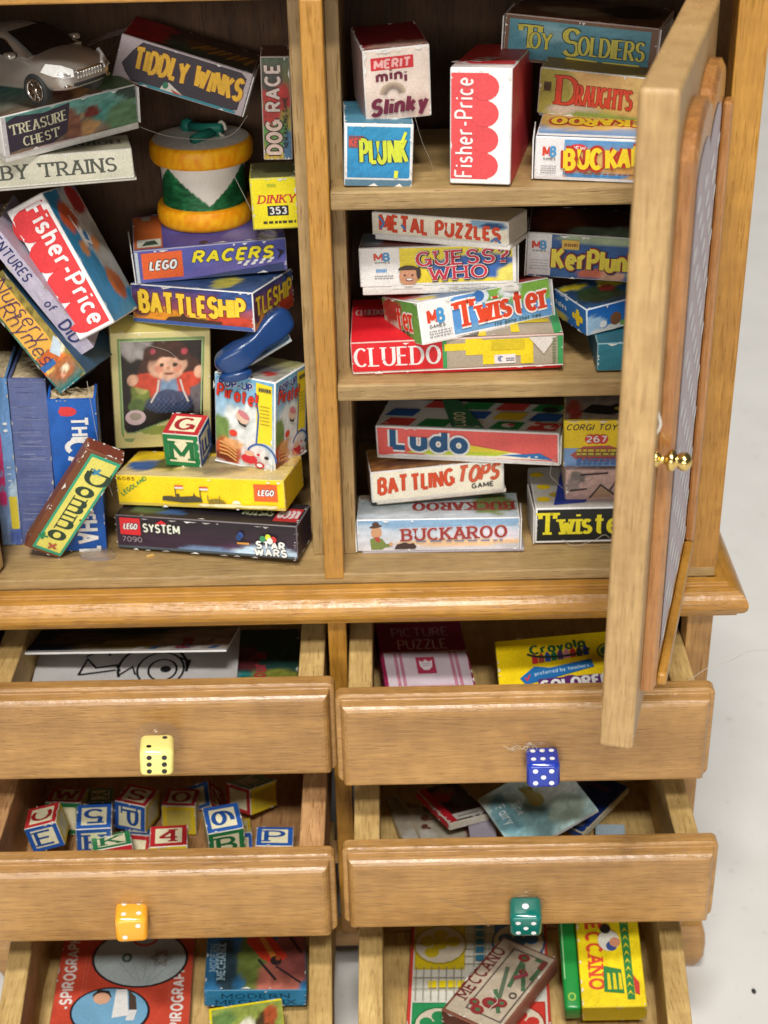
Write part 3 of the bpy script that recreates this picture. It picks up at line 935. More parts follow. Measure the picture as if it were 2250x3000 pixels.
# ------------------------------------------------------------------ fitted places of the loose things
# key: corner x, y, z, yaw, pitch, roll, width, height, depth
FIT = {
'buckaroo_low': (0.302, 0.509, 0.029, -0.028, -0.119, -0.011, 2.163, 0.46, 0.885),
'battling': (0.504, 0.944, 0.53, 0.092, -0.038, -0.037, 1.805, 0.453, 0.736),
'ludo': (0.585, 1.347, 1.03, -0.205, -0.055, -0.031, 2.468, 0.447, 0.974),
'twist_black': (2.676, 0.634, 0.03, -0.003, -0.011, -0.003, 1.499, 0.533, 1.2),
'pinkbox': (3.094, 0.858, 0.53, -0.035, -0.009, -0.014, 0.937, 0.491, 1.2),
'corgi': (3.057, 0.974, 1, -0.127, 0.011, -0.045, 0.875, 0.702, 1),
'cluedo': (0.315, 0.286, 2.72, -0.004, -0.018, -0.027, 2.616, 0.414, 1.494),
'twister': (1.186, 0.101, 3.161, 0.445, -0.254, 0.003, 1.844, 0.524, 1.034),
'guesswho': (0.437, 0.784, 3.66, -0.048, -0.148, -0.025, 1.932, 0.495, 0.948),
'metal': (0.595, 1.19, 4.2, -0.418, -0.066, -0.04, 1.794, 0.291, 0.68),
'kerplunk': (2.517, 1.2, 3.615, -0.14, -0.011, 0.038, 1.739, 0.574, 1.1),
'jigsaw': (3.222, 0.444, 3.09, 0.403, -0.001, -0.069, 1.02, 0.358, 0.823),
'tealbox': (3.33, 0.217, 2.72, -0.018, -0.006, -0.02, 1.037, 0.37, 1.1),
'plunk': (0.291, 0.152, 5.15, 0.031, -0.002, 0.051, 0.791, 0.728, 1),
'slinky': (0.564, 0.35, 5.819, 0.143, 0.054, -0.053, 0.764, 0.82, 0.994),
'fisher_red': (1.511, 0.153, 5.152, -0.205, -0.096, -0.013, 0.704, 1.304, 2.09),
'toysoldiers': (2.225, 1.813, 6.17, -0.319, 0.004, 0.054, 1.859, 0.548, 1.1),
'draughts': (2.603, 1.232, 5.66, -0.297, 0.039, 0.055, 1.563, 0.555, 1.2),
'buckaroo_up': (2.489, 0.274, 5.15, -0.174, 0.003, 0.012, 1.626, 0.501, 1.1),
'starwars': (-2.936, 0.735, 0.04, -0.223, -0.076, -0.029, 2.524, 0.49, 0.698),
'legoland': (-2.914, 1.034, 0.53, -0.227, -0.089, -0.056, 2.352, 0.443, 0.875),
'dollbox': (-3.012, 1.737, 1.02, 0.191, 0.117, 0.07, 1.32, 1.801, 0.5),
'block': (-2.27, 1.276, 0.994, -0.199, 0.103, 0.01, 0.506, 0.512, 0.524),
'pirate': (-1.598, 1.33, 1.03, -0.45, -0.087, 0.003, 0.919, 1.268, 0.87),
'domino': (-4.127, 0.465, 0.25, 0.023, 0.254, 0.546, 0.516, 1.995, 0.225),
'racers': (-2.505, 1.865, 3.36, 0.148, 0.038, -0.021, 1.983, 0.458, 1.264),
'battleship': (-2.601, 1.882, 2.83, -0.361, -0.085, -0.038, 1.767, 0.523, 1.264),
'fisher_blue': (-3.143, 0.898, 2.98, -0.146, -0.195, -0.486, 0.539, 1.812, 1.166),
'trains': (-4.55, 0.808, 4.953, 0.206, -0.067, -0.001, 2.307, 0.367, 0.818),
'treasure': (-3.716, 0.75, 5.393, 0.68, 0.123, -0.041, 1.84, 0.497, 1),
'tiddly': (-2.595, 2.099, 5.99, 0.005, -0.041, 0.321, 1.667, 0.554, 1.31),
'dograce': (-0.746, 1.8, 4.993, 0.047, -0.024, 0.025, 0.364, 1.268, 0.7),
'dinky': (-0.928, 1.75, 4.099, 0.051, -0.008, -0.01, 0.594, 0.673, 0.7),
'book_navy': (-4.268, 0.946, 0.01, 0.053, -0.017, 0.05, 0.48, 2.438, 1.1),
'book_blue': (-4.528, 0.899, 0.022, 0.092, -0.015, 0.046, 0.263, 2.449, 1.1),
'book_cat': (-3.694, 0.68, 0.038, 0.104, 0.059, 0.046, 0.608, 2.297, 0.414),
'book_adv': (-3.173, 0.95, 2.757, 0.021, 0.009, -0.553, 0.228, 1.912, 1.2),
'book_rhymes': (-3.423, 0.7, 2.346, -0.193, -0.16, -0.685, 0.474, 1.629, 1.2),
'puzzle': (0.656, -0.52, -2.054, 0.089, 0.008, 0.044, 1.239, 0.3, 1.973),
'crayon': (2.203, -0.53, -2.133, 0.007, 0.206, -0.102, 1.78, 0.35, 1.252),
'sheet': (-4.235, -0.119, -1.83, 0.031, 0.026, 0.017, 2.825, 0.02, 1.534),
'booklet': (-4.436, 0.228, -1.329, -0.075, -0.295, -0.039, 2.942, 0.03, 1.081),
'darkbook': (-1.727, 0.113, -2.147, 0.029, 0.009, 0.024, 1.156, 0.2, 1.55),
'beige': (0.869, -0.833, -4.116, 0.202, -0.17, 0.133, 1.275, 0.12, 1.617),
'redbook': (1.483, -0.609, -3.869, 0.499, -0.073, 0.135, 0.667, 0.12, 0.928),
'fairy': (2.388, -1.298, -3.768, 0.412, 0.078, -0.306, 1.278, 0.05, 1.181),
'bluebook': (2.483, 0.005, -4.02, -0.671, -0.004, -0, 1.1, 0.12, 1.265),
'paleblue': (3.53, -0.697, -4.18, -0.112, 0, -0.06, 0.416, 0.08, 0.448),
'lilac': (1.783, -0.913, -3.999, 0.047, -0.005, 0.029, 0.377, 0.05, 0.755),
'spiro': (-4.103, -2.638, -6.256, 0.05, 0.011, 0.076, 1.923, 0.3, 2.382),
'mechanix': (-2.005, -1.683, -6.048, 0.051, -0.039, 0.069, 1.436, 0.298, 1.203),
'yellowbook': (-1.788, -2.835, -5.889, 0.131, -0.026, -0.038, 1.02, 0.1, 0.898),
'board': (0.792, -2.533, -6.252, -0.061, -0.013, -0.042, 2.016, 0.06, 2.712),
'mecbrown': (1.322, -2.06, -6.05, -0.608, -0.001, -0.053, 0.898, 0.25, 1.663),
'mecyellow': (3.251, -2.111, -6.008, -0.033, 0.261, -0.055, 0.881, 0.372, 1.525),
'bC': (-4.304, -0.796, -3.96, 0.066, -0.075, -0.214, 0.46, 0.416, 0.473),
'b5': (-3.726, -0.724, -4.099, 0.121, 0.042, 0.065, 0.494, 0.5, 0.5),
'bK': (-3.357, -1.286, -4.122, 0.248, -0.328, -0.005, 0.545, 0.5, 0.501),
'b4': (-2.622, -1.252, -4.046, 0.11, -0.116, 0.039, 0.518, 0.5, 0.5),
'bS': (-3.278, -0.202, -4.043, -0.269, -0.164, 0.039, 0.476, 0.447, 0.496),
'bO': (-2.608, -0.161, -4.214, -0.056, -0.167, 0.011, 0.492, 0.469, 0.491),
'b6': (-1.843, -0.957, -3.997, 0.239, 0.103, -0.002, 0.504, 0.5, 0.5),
'bP': (-1.217, -1.115, -4.191, 0.039, -0.174, 0.065, 0.516, 0.5, 0.5),
'bW': (-4.277, -0.142, -4.184, -0.022, -0.25, 0.029, 0.512, 0.5, 0.499),
'bL': (-1.331, -0.084, -3.971, 0.878, -0.221, 0.252, 0.521, 0.39, 0.504),
'bX': (-3.729, 0.051, -4.382, 0.153, -0.285, 0.061, 0.375, 0.5, 0.5),
'bY': (-2.376, 0.094, -4.1, 0.17, 0.467, 1.116, 0.476, 0.5, 0.399),
'bZ': (-1.638, -0.598, -4.46, 0.141, -0.304, 0.029, 0.35, 0.5, 0.501),
'bV': (-3.161, -0.588, -4.422, 0.137, -0.29, 0.208, 0.353, 0.5, 0.501),
'dyellow': (-2.489, -1.812, -1.857, 0.112, -0.079, 0.079, 0.431, 0.395, 0.424),
'dblue': (2.428, -1.737, -2.232, -0.033, -0.038, -0.032, 0.425, 0.387, 0.415),
'dorange': (-2.95, -2.373, -4.15, 0.106, -0.015, 0.056, 0.421, 0.411, 0.41),
'dgreen': (2.215, -2.229, -4.313, -0.053, 0.132, -0.034, 0.419, 0.409, 0.379),
}


def rot3(yaw, pitch, roll):
    return Matrix.Rotation(yaw, 4, 'Z') @ Matrix.Rotation(pitch, 4, 'X') @ Matrix.Rotation(roll, 4, 'Y')


def place(key):
    x, y, z, a, p, r, w, h, d = FIT[key]
    R = rot3(a, p, r)
    o = Vector((x, y, z)) + (R @ Vector((w / 2, 0, 0)))
    return Matrix.Translation(o * S) @ R, w, h, d


def faces(mb, w, h, d, seed, mat=0, e=0.0):
    return {'F': Face(mb, (-w / 2 + e, 0, e), (1, 0, 0), (0, 0, 1), (0, -1, 0), w - 2 * e, h - 2 * e, seed, mat),
            'T': Face(mb, (-w / 2 + e, e, h), (1, 0, 0), (0, 1, 0), (0, 0, 1), w - 2 * e, d - 2 * e, seed + 1, mat),
            'R': Face(mb, (w / 2, e, e), (0, 1, 0), (0, 0, 1), (1, 0, 0), d - 2 * e, h - 2 * e, seed + 2, mat),
            'L': Face(mb, (-w / 2, d - e, e), (0, -1, 0), (0, 0, 1), (-1, 0, 0), d - 2 * e, h - 2 * e, seed + 3, mat)}


# ------------------------------------------------------------------ drawers and their dice
PIPS = {1: [(.5, .5)], 2: [(.27, .27), (.73, .73)], 3: [(.25, .25), (.5, .5), (.75, .75)],
        4: [(.27, .27), (.27, .73), (.73, .27), (.73, .73)], 5: [(.26, .26), (.26, .74), (.74, .26), (.74, .74), (.5, .5)],
        6: [(.28, .24), (.28, .5), (.28, .76), (.72, .24), (.72, .5), (.72, .76)],
        '6h': [(.22, .3), (.5, .3), (.78, .3), (.22, .7), (.5, .7), (.78, .7)]}


def die(key, col, pip, tops, fronts, rights, lefts, parent, pw, label):
    M, w, h, d = place(key)
    b = MB()
    b.bevbox(-w / 2, w / 2, 0, d, 0, h, .075, col, seg=4)
    fs = faces(b, w, h, d, 5)
    for k, n in (('T', tops), ('F', fronts), ('R', rights), ('L', lefts)):
        f = fs[k]
        f.k = 0.001
        for x, y in PIPS[n]:
            if k == 'F' and n == 2:
                x = x * .9 + .05
            rr = .075 if n != 1 else .10
            f.ell(x, y, rr * .45 / f.H, rr * .45 / f.H, pip, n=16)
    # clear glue behind it
    o = b.build('dice_knob', PLASTIC, parent, pw.inverted() @ M)
    o['label'] = label
    g = MB()
    g.lathe([(.31, -.42), (.30, -.2), (.27, -.06), (.24, .04), (.19, .10)], 20, M=Matrix.Translation((0, d - .02, h * .56)) @ Matrix.Rotation(math.radians(90), 4, 'X') @ Matrix.Diagonal((1, .9, .35, 1)))
    g.build('glue', GLUE, parent, pw.inverted() @ M)
    return o


def make_drawer(x0, x1, yb, zt, zb, rails, th=.37, length=4.3, wood_side=W_RAW_Y, droop=0.0, splay=(0, 0), label=None):
    """a drawer box is one part; its front, its knob are sub-parts. rails: outer/inner x of the two sides"""
    T = Vector(((x0 + x1) / 2, yb, zb))
    LM = Matrix.Translation(T * S) @ Matrix.Rotation(math.radians(droop), 4, 'X')
    PW = Matrix.Translation((0, 0, 0)) @ LM
    cx = T.x
    length = min(length, BACK - .1 - yb)
    b = MB()
    a0, a1, c0, c1 = (r - cx for r in rails)
    hz = zt - zb - .035
    for (p, q, sp) in ((a0, a1, splay[0]), (c0, c1, splay[1])):
        vs = [Vector((x + (sp * (1.9 - yy) if yy < 1.9 else 0), yy, z)) for z in (.12, hz) for yy in (.003, 1.9, length) for x in (p, q)]
        b.add(vs, [(0, 1, 7, 6), (4, 10, 11, 5), (0, 6, 8, 2), (2, 8, 10, 4), (1, 3, 9, 7), (3, 5, 11, 9), (6, 7, 9, 8), (8, 9, 11, 10), (0, 2, 3, 1), (2, 4, 5, 3)])
    b.box(a1 + .002, c0 - .002, length - .25, length - .002, .22, hz - .02)
    b.box(a1 - .12, c0 + .12, .004, length - .26, .15, .21)
    d = b.build('drawer', wood_side, cabinet, CM @ LM, .012, 1)
    if label:
        d['label'] = label
    # front: outline carried through a stepped and rounded edge profile
    fw, fh = (x1 - x0), (zt - zb)
    rings = []
    for ins, y in ((0.01, 0), (0, -.01), (0, -.165), (.012, -.185), (.03, -.192), (.066, -.194), (.07, -.20), (.074, -.245), (.078, -.275), (.09, -.31), (.115, -.34), (.15, -.358), (.2, -.365)):
        y = y * th / .365
        bot = ins * (.55 if ins > .05 else 1)
        rr = max(.012, .09 - ins * .9)
        rings.append([Vector((x, y, z)) for x, z in rounded_rect(-fw / 2 + ins, fw / 2 - ins, bot, fh - ins, rr, 3)])
    b = MB()
    b.loft([[p for p in r] for r in rings], smooth=False, caps=True)
    fr = b.build('drawer_front', W_MID_X, d, None, 0.006, 2)
    return d, PW


D = {}
D['R1R'] = make_drawer(-.01, 4.87, -.95, -1.13, -2.53, (.16, .47, 4.34, 4.65))
D['R1L'] = make_drawer(-4.88, -.02, -.68, -1.13, -2.53, (-4.60, -4.27, -.50, -.17))
D['R2R'] = make_drawer(.02, 4.97, -1.55, -3.16, -4.46, (.18, .52, 4.43, 4.74))
D['R2L'] = make_drawer(-4.98, -.07, -1.68, -3.14, -4.47, (-4.86, -4.53, -.54, -.21), wood_side=W_RAW2_Y)
D['R3R'] = make_drawer(.03, 4.90, -3.12, -5.20, -6.50, (.19, .52, 4.40, 4.72), splay=(0, -.09))
D['R3L'] = make_drawer(-4.90, -.05, -3.05, -5.20, -6.50, (-4.73, -4.41, -.51, -.20), splay=(.08, .03))
for pw_, pts_ in ((D['R2R'], [(1.26, -3.86), (1.50, -3.98), (1.68, -4.08), (1.83, -4.21), (1.96, -4.38)]),
                 (D['R1L'], [(-2.95, -1.42), (-2.83, -1.52), (-2.72, -1.62), (-2.66, -1.66)])):
    yb_ = -1.55 if pw_ is D['R2R'] else -.68
    b = MB()
    b.tube([Vector((x, yb_ - .369, z)) for x, z in pts_], [.014, .012, .016, .022, .024][:len(pts_)], 8)
    gr = b.build('glue_run', GLUE, pw_[0], pw_[1].inverted())
die('dyellow', hx('#f0e58a'), (.012, .012, .012), 2, 6, 3, 4, *D['R1L'], 'pale yellow die with black pips used as a drawer knob')
die('dblue', hx('#1f3aa6'), (.80, .80, .80), '6h', 5, 4, 3, *D['R1R'], 'dark blue die with white pips used as a drawer knob')
die('dorange', hx('#f3a92e'), (.80, .79, .75), 4, 2, 1, 3, *D['R2L'], 'orange die with white pips used as a drawer knob')
die('dgreen', hx('#0b6b60'), (.80, .80, .80), 1, 5, 4, 3, *D['R2R'], 'dark green die with white pips used as a drawer knob')

# ------------------------------------------------------------------ printed boxes
G_SHELF = 'miniature game boxes on the cabinet shelves'
G_DRAW = 'miniature game boxes lying in the drawers'
_seed = [10]


def card_box(key, name, label, cat, group, paint, base=WHITE, mat=CARD, edge=.017, tray=None, wear=10, flap=''):
    M, w, h, d = place(key)
    _seed[0] += 7
    sd = _seed[0]
    rnd = random.Random(sd)
    b = MB()
    b.bevbox(-w / 2, w / 2, 0, d, 0, h, edge, base, seg=2)
    fs = faces(b, w, h, d, sd, e=edge * .75)
    for k, fn in paint.items():
        fs[k].k = 0.002
        fn(fs[k])
        if wear:
            fs[k].wear(wear, size=.035)
    sh = Matrix.Identity(4)
    sh[0][2] = rnd.uniform(-.02, .02)
    b.v = [tuple(sh @ Vector(p)) for p in b.v]
    o = b.build(name, [mat], None, M)
    tag(o, label, cat, group)
    for fl in flap:
        # a tuck flap standing slightly off the end of the carton
        sg = 1 if fl == 'R' else -1
        t = MB()
        g = rnd.uniform(.012, .03)
        q = [(sg * (w / 2 + .004), -.006 - g, .01), (sg * (w / 2 + .004 + g), d * .6, .012), (sg * (w / 2 + .004 + g * 1.4), d * .6, h * .97), (sg * (w / 2 + .010), -.012 - g * .6, h * rnd.uniform(.93, 1.0))]
        q2 = [(x + sg * .014, y, z) for x, y, z in q]
        rg = [[Vector(p_) for p_ in q], [Vector(p_) for p_ in q2]]
        if sg < 0:
            rg.reverse()
        t.loft(rg, WHITE, smooth=False)
        t.build('end_flap', [mat], o)
    if tray:
        dz, ins, off, colr = tray
        t = MB()
        t.bevbox(-w / 2 + ins + off, w / 2 - ins + off, ins + .01, d - ins, -dz, .004, .012, colr)
        t.build('tray', [mat], o)
    return o


def fill(c):
    return lambda f: f.rect(0, 0, 1, 1, c)


RED, BLUE, GREEN, YEL, ORG, BLK = hx('#c9202c'), hx('#1d5fae'), hx('#3f9a3e'), hx('#f3d31a'), hx('#ee6a26'), (.012, .011, .013)


def lego(f, x0, y0, x1, y1, bg):
    f.rect(x0, y0, x1, y1, bg)
    hh = (y1 - y0)
    cx = (x0 + x1) / 2
    f.text('LEGO', cx, y0 + hh * .36, hh * .30, 'fat', WHITE, out=(BLK, .10), slant=.22, fit=(x1 - x0) * .62, align='c')


def mblogo(f, x, y, h, fw):
    f.text('M', x, y, h, 'fat', hx('#d2452e'), fit=fw * .5)
    f.text('B', x + fw * .58, y, h, 'fat', hx('#4a93c8'), fit=fw * .34)
    f.text('GAMES', x, y - h * .42, h * .24, 'bold', (.12, .12, .12), fit=fw * .95)


# ---- right compartment, bottom shelf
def p(f):
    f.pic(blobpic((hx('#c9c4c6'), hx('#a9bccb')), [(.5, .95, .6, .22, hx('#7f9fbd')), (.7, .25, .5, .12, hx('#d9b48c')), (.85, .5, .3, .15, hx('#c7c2cd'))], .12, 5, 3), nx=40, ny=14)
    f.ell(.115, .60, .17, .20, hx('#b98a66'))
    f.ell(.112, .80, .20, .05, hx('#4a3326'), rot=8)
    f.ell(.112, .86, .11, .10, hx('#4a3326'))
    f.poly([(.08, .04), (.075, .38), (.11, .46), (.15, .4), (.175, .22), (.21, .25), (.21, .15), (.165, .1), (.15, .04)], hx('#6f7a3d'))
    f.poly([(.1, .44), (.13, .46), (.14, .3), (.115, .3)], hx('#a53a34'))
    f.ell(.205, .22, .06, .06, hx('#c9946e'))
    f.poly([(.225, .05), (.24, .2), (.29, .27), (.32, .22), (.345, .25), (.365, .12), (.35, .05)], hx('#3d2a26'))
    f.text('BUCKAROO', .60, .38, .36, 'heavy', hx('#8e2f2c'), out=(hx('#d9b9ae'), .03), fit=.64, align='c', rot=1.5)
    f.scribble(.36, .25, .90, .36, hx('#5f6f93'), 1, .008)
def p2(f):
    f.pic(blobpic((hx('#b8c1cb'), hx('#9aa6a4')), [(.85, .55, .12, .4, hx('#6c7a45')), (.2, .95, .3, .2, hx('#7c6a58'))], .18, 6, 4), nx=40, ny=14)
    f.text('BUCKAROO', .66, .62, .30, 'heavy', hx('#8e2f2c'), fit=.62, align='c', rot=180)
card_box('buckaroo_low', 'game_box', 'pale blue cowboy game box at the bottom of the left stack on the lowest shelf', 'game box', G_SHELF, {'F': p, 'T': p2, 'L': fill(hx('#8fa5bd'))}, flap='LR', tray=(.035, .0, .06, hx('#a9a3ad')))
def p(f):
    f.rect(0.01, 0.02, .99, .99, hx('#eee6cf'))
    f.text('BATTLING', .335, .30, .52, 'bold', hx('#cf4a24'), out=(hx('#8c3a20'), .015), fit=.56, align='c', jit=.045, rot=2.5, slant=.05, gap=.34, wk=1.1)
    f.text('TOPS', .80, .42, .50, 'bold', hx('#cf5a3a'), out=(hx('#8c4a30'), .02), fit=.30, align='c', jit=.05, slant=.25, rot=2)
    f.text('GAME', .84, .17, .15, 'bold', (.04, .04, .04), fit=.16, align='c', rot=2)
    f.rect(0, 0, 1, .025, WHITE)
def p2(f):
    f.pic(blobpic((hx('#9a6a3a'), hx('#b98a4c')), [(.3, .3, .25, .2, hx('#6f4322')), (.7, .5, .2, .2, hx('#d8b27a'))], .35, 7, 5), nx=30, ny=16)
card_box('battling', 'game_box', 'cream box with jagged orange lettering and a brown top, middle of its stack', 'game box', G_SHELF, {'F': p, 'T': p2, 'L': fill(hx('#8d6a4a'))}, tray=(.055, .02, .05, hx('#e6dccb')))
def p(f):
    f.rect(0.005, 0.03, .995, .97, hx('#e4605a'))
    f.poly([(.12, .10), (.98, .05), (.98, .02), (.02, .02)], WHITE)
    f.poly([(.20, .22), (.76, .30), (.99, .10), (.30, .06)], hx('#f2ead8'))
    f.poly([(.38, .52), (.44, .55), (.74, .30), (.66, .16), (.30, .12), (.16, .16)], hx('#bfcf35'))
    f.poly([(.44, .56), (.76, .30), (.52, .28)], hx('#e8d33a'))
    f.poly([(.68, .20), (.90, .32), (.97, .10)], hx('#2f73b4'))
    f.ell(.84, .17, .05, .03, WHITE)
    f.ell(.88, .20, .05, .03, hx('#cfe2f0'))
    f.text('Ludo', .29, .30, .60, 'fat', hx('#17507e'), out=(WHITE, .11), fit=.40, align='c', rot=-1.5, gap=.34, wk=1.1)
def p2(f):
    f.rect(0, 0, 1, 1, hx('#d9dedb'))
    c = [hx('#d44a3f'), hx('#e6c92c'), hx('#2e8b4a'), hx('#2d5fa5')]
    for j in range(3):
        for i in range(5):
            if (i + j) % 5 == 2:
                continue
            cc = c[(i * 2 + j * 3) % 4]
            x0, y0 = .02 + i * .2, .03 + j * .33
            f.poly([(x0, y0), (x0 + .16, y0), (x0 + .19, y0 + .27), (x0 + .04, y0 + .27)], cc)
    f.poly([(.42, 0), (.60, 0), (.40, 1), (.30, 1)], hx('#3d7a55'))
    f.text('LUDO', .49, .05, .14, 'bold', hx('#e8e6c0'), rot=100)
    for (x, y) in ((.72, .12), (.86, .2), (.95, .1)):
        f.ell(x, y, .09, .07, hx('#f0ddd8'))
        f.ell(x + .02, y + .02, .05, .04, hx('#d44a3f'))
    f.ell(.93, .72, .12, .1, (.03, .03, .03))
card_box('ludo', 'game_box', 'coral red box with navy lettering and a chequered colourful top, topmost of its stack', 'game box', G_SHELF, {'F': p, 'T': p2}, flap='R', tray=(.03, .0, .0, hx('#e9e5de')))
def p(f):
    f.rect(.01, .02, 1, .98, hx('#1d1f1c'))
    f.text('Twister', .035, .27, .58, 'heavy', hx('#e6d92b'), fit=.80, wk=.95)
    f.rect(.0, .0, 1, .05, WHITE)
def p2(f):
    f.rect(0, 0, 1, 1, hx('#c9c6bd'))
    for (x, y, c) in ((.08, .2, YEL), (.10, .5, YEL), (.2, .3, hx('#b9a33a')), (.06, .8, YEL)):
        f.ell(x, y, .08, .06, c)
    f.poly([(.16, .05), (.3, .95), (.7, .95), (.45, .1)], hx('#2a3f9c'))
    f.poly([(.28, .95), (.45, .5), (.95, .95)], hx('#b3302c'))
card_box('twist_black', 'game_box', 'black box with curly yellow lettering on the lowest shelf behind the open door', 'game box', G_SHELF, {'F': p, 'T': p2, 'L': fill(hx('#d6cfc4'))}, flap='L')
def p(f):
    f.pic(blobpic((hx('#b7958d'), hx('#c8a69c')), [(.15, .75, .12, .2, hx('#6f6660')), (.1, .5, .1, .2, hx('#8d7d78'))], .2, 8, 9), nx=24, ny=14)
    f.poly([(.36, .12), (.50, .5), (.68, .2), (.60, .12)], hx('#a8876a'))
    for a in ([(.34, .1), (.50, .52), (.70, .2)], [(.62, .3), (.72, .62), (.9, .7)], [(.74, .4), (.95, .55)], [(.05, .35), (.3, .4)], [(.2, .85), (.6, .9)]):
        f.line(a, .012, hx('#3a2a2a'))
    f.poly([(.8, .2), (.9, .42), (.98, .3)], hx('#3a3038'))
card_box('pinkbox', 'game_box', 'dusty pink box with a sketchy drawing, between the black and the yellow box', 'game box', G_SHELF, {'F': p, 'T': fill(hx('#b7958d'))}, base=hx('#b39a90'))
def p(f):
    f.rect(.0, .0, 1, 1, hx('#7fa3d2'))
    f.rect(.0, .40, 1, 1, hx('#f0cf1d'))
    f.poly([(.1, .25), (.3, .44), (.7, .46), (.9, .36), (.95, .16), (.6, .12), (.2, .14)], hx('#b3564e'), )
    f.text('CORGI TOYS', .04, .80, .115, 'bold', (.04, .035, .02), slant=.3, fit=.84, wk=.8)
    f.ell(.50, .60, .13, .105, hx('#d23b30'))
    f.ell(.40, .60, .10, .105, hx('#d23b30')); f.ell(.60, .60, .10, .105, hx('#d23b30'))
    f.text('267', .5, .545, .12, 'bold', WHITE, fit=.30, align='c')
    f.scribble(.2, .30, .85, .42, hx('#c8b43a'), 1, .02)
    f.scribble(.2, .22, .84, .34, hx('#6b5a20'), 1, .03)
    f.scribble(.2, .23, .84, .34, hx('#c2b24a'), 1, .016)
    f.scribble(.2, .04, .9, .2, hx('#4f74b0'), 3, .012)
def p2(f):
    f.pic(blobpic((hx('#b0a69a'), hx('#5a5048')), [(.15, .3, .12, .3, hx('#a94a3a'))], .3, 7, 12), nx=20, ny=16)
    f.poly([(.25, .2), (.42, .45), (.7, .4), (.95, .55), (1, .25), (.7, .12)], (.02, .02, .02))
    f.ell(.85, .32, .07, .05, hx('#d3c24a'))
card_box('corgi', 'toy_car_box', 'yellow over blue toy car box with a red oval number badge', 'toy box', G_SHELF, {'F': p, 'T': p2, 'L': fill(hx('#c9a91a'))}, base=hx('#b6a03a'))

# ---- right compartment, middle shelf
def p(f):
    f.rect(.0, .04, .43, 1, hx('#d21f26'))
    f.text('CLUEDO', .215, .22, .60, 'serif', (.75, .72, .70), fit=.40, align='c', wk=1.15)
    f.rect(.43, .04, .995, 1, hx('#a79a86'))
    f.rect(.43, .04, .45, 1, hx('#3e9455'))
    for (x0, y0, x1, y1) in ((.44, .62, .58, .86), (.54, .45, .62, 1.0), (.60, .5, .86, .95), (.62, .12, .70, .6), (.80, .10, .86, .6), (.62, .38, .86, .56)):
        f.rect(x0, y0, x1, y1, hx('#e2c71c'))
    f.rect(.66, .60, .82, .92, hx('#cdb41f'))
    f.poly([(.84, .98), (.97, .98), (.91, .4)], hx('#d8d0c8'))
    f.rect(.675, .14, .775, .44, hx('#d9d3d0'))
    f.ell(.705, .3, .10, .10, hx('#7c7fa0'))
    f.ell(.715, .28, .06, .07, hx('#d9d3d0'))
    f.scribble(.73, .2, .77, .34, hx('#58546a'), 2, .008)
    f.rect(.975, .04, 1, 1, hx('#3e9455'))
    f.rect(0, 0, 1, .04, hx('#e0d6d0'))
    for i in range(9):
        f.rect(.95 + .0, .1 + i * .1, .966, .15 + i * .1, hx('#6f7d58'))
def p2(f):
    f.rect(.0, 0, .43, 1, hx('#d5202a'))
    f.text('CLUEDO', .02, .62, .12, 'serif', (.6, .45, .42), fit=.13)
    f.rect(.43, 0, 1, 1, hx('#a79a86'))
    f.rect(.96, 0, 1, 1, hx('#3e9455'))
    for (x0, y0, x1, y1) in ((.44, 0, .5, .3), (.6, 0, .64, .6), (.76, .05, .80, .8), (.5, .25, .95, .33), (.78, .6, .97, .68)):
        f.rect(x0, y0, x1, y1, hx('#e2c71c'))
    f.poly([(.5, .0), (.6, .0), (.62, .2), (.5, .18)], hx('#6c6255'))
card_box('cluedo', 'game_box', 'wide red box with a yellow and grey floor plan, lowest on the middle shelf', 'game box', G_SHELF, {'F': p, 'T': p2, 'L': fill(hx('#c01c24'))}, base=hx('#c9a9a0'), tray=(.05, .02, -.01, hx('#c81c22')))
def p(f):
    f.rect(.0, .0, 1, 1, hx('#e7e4e2'))
    f.pic(blobpic((hx('#5b93cf'), hx('#5b93cf')), [(.85, .95, .5, .5, hx('#7fb04a')), (.45, .0, .5, .2, hx('#6fa0cc')), (.6, .9, .1, .2, hx('#dfe4ea'))], .1, 4, 15), .24, .08, 1, 1, 26, 12)
    f.ell(.47, .88, .22, .16, hx('#dfe7ee')); f.ell(.45, .9, .16, .14, hx('#3f78bd'))
    mblogo(f, .06, .48, .30, .12)
    f.scribble(.05, .10, .22, .30, hx('#8f8c8e'), 3, .006)
    f.text('Twister', .62, .30, .56, 'heavy', hx('#d9482c'), out=(hx('#f0e9e4'), .08), fit=.70, align='c', rot=1.5, wk=1.1)
    f.text('the game that ties', .72, .12, .07, 'bold', (.05, .07, .05), slant=.2, fit=.36, align='c')
    f.rect(0, 0, 1, .03, hx('#dad4d0'))
def p2(f):
    f.pic(blobpic((hx('#c25048'), hx('#c94a42')), [(.2, .0, .25, .5, hx('#d8d6d8')), (.45, .1, .3, .5, hx('#7f9cc0')), (.6, .9, .2, .3, hx('#8c5a52'))], .15, 5, 16), nx=26, ny=14)
    f.rect(.05, .1, .18, .3, hx('#e0cd4a'))
def p3(f):
    f.pic(blobpic((hx('#e6dfda'), hx('#5d9a48')), [(.3, .7, .3, .3, hx('#b2463a')), (.9, .5, .4, .8, hx('#63a04a'))], .12, 5, 18), nx=20, ny=12)
    f.text('ter', .82, .30, .55, 'heavy', hx('#d9482c'), out=(hx('#efe6df'), .08), fit=.42, align='r')
    f.scribble(.0, .1, .7, .28, (.06, .06, .06), 2, .012)
card_box('twister', 'game_box', 'white, green and red box turned corner forwards on the wide red box', 'game box', G_SHELF, {'F': p, 'T': p2, 'L': p3}, flap='R')
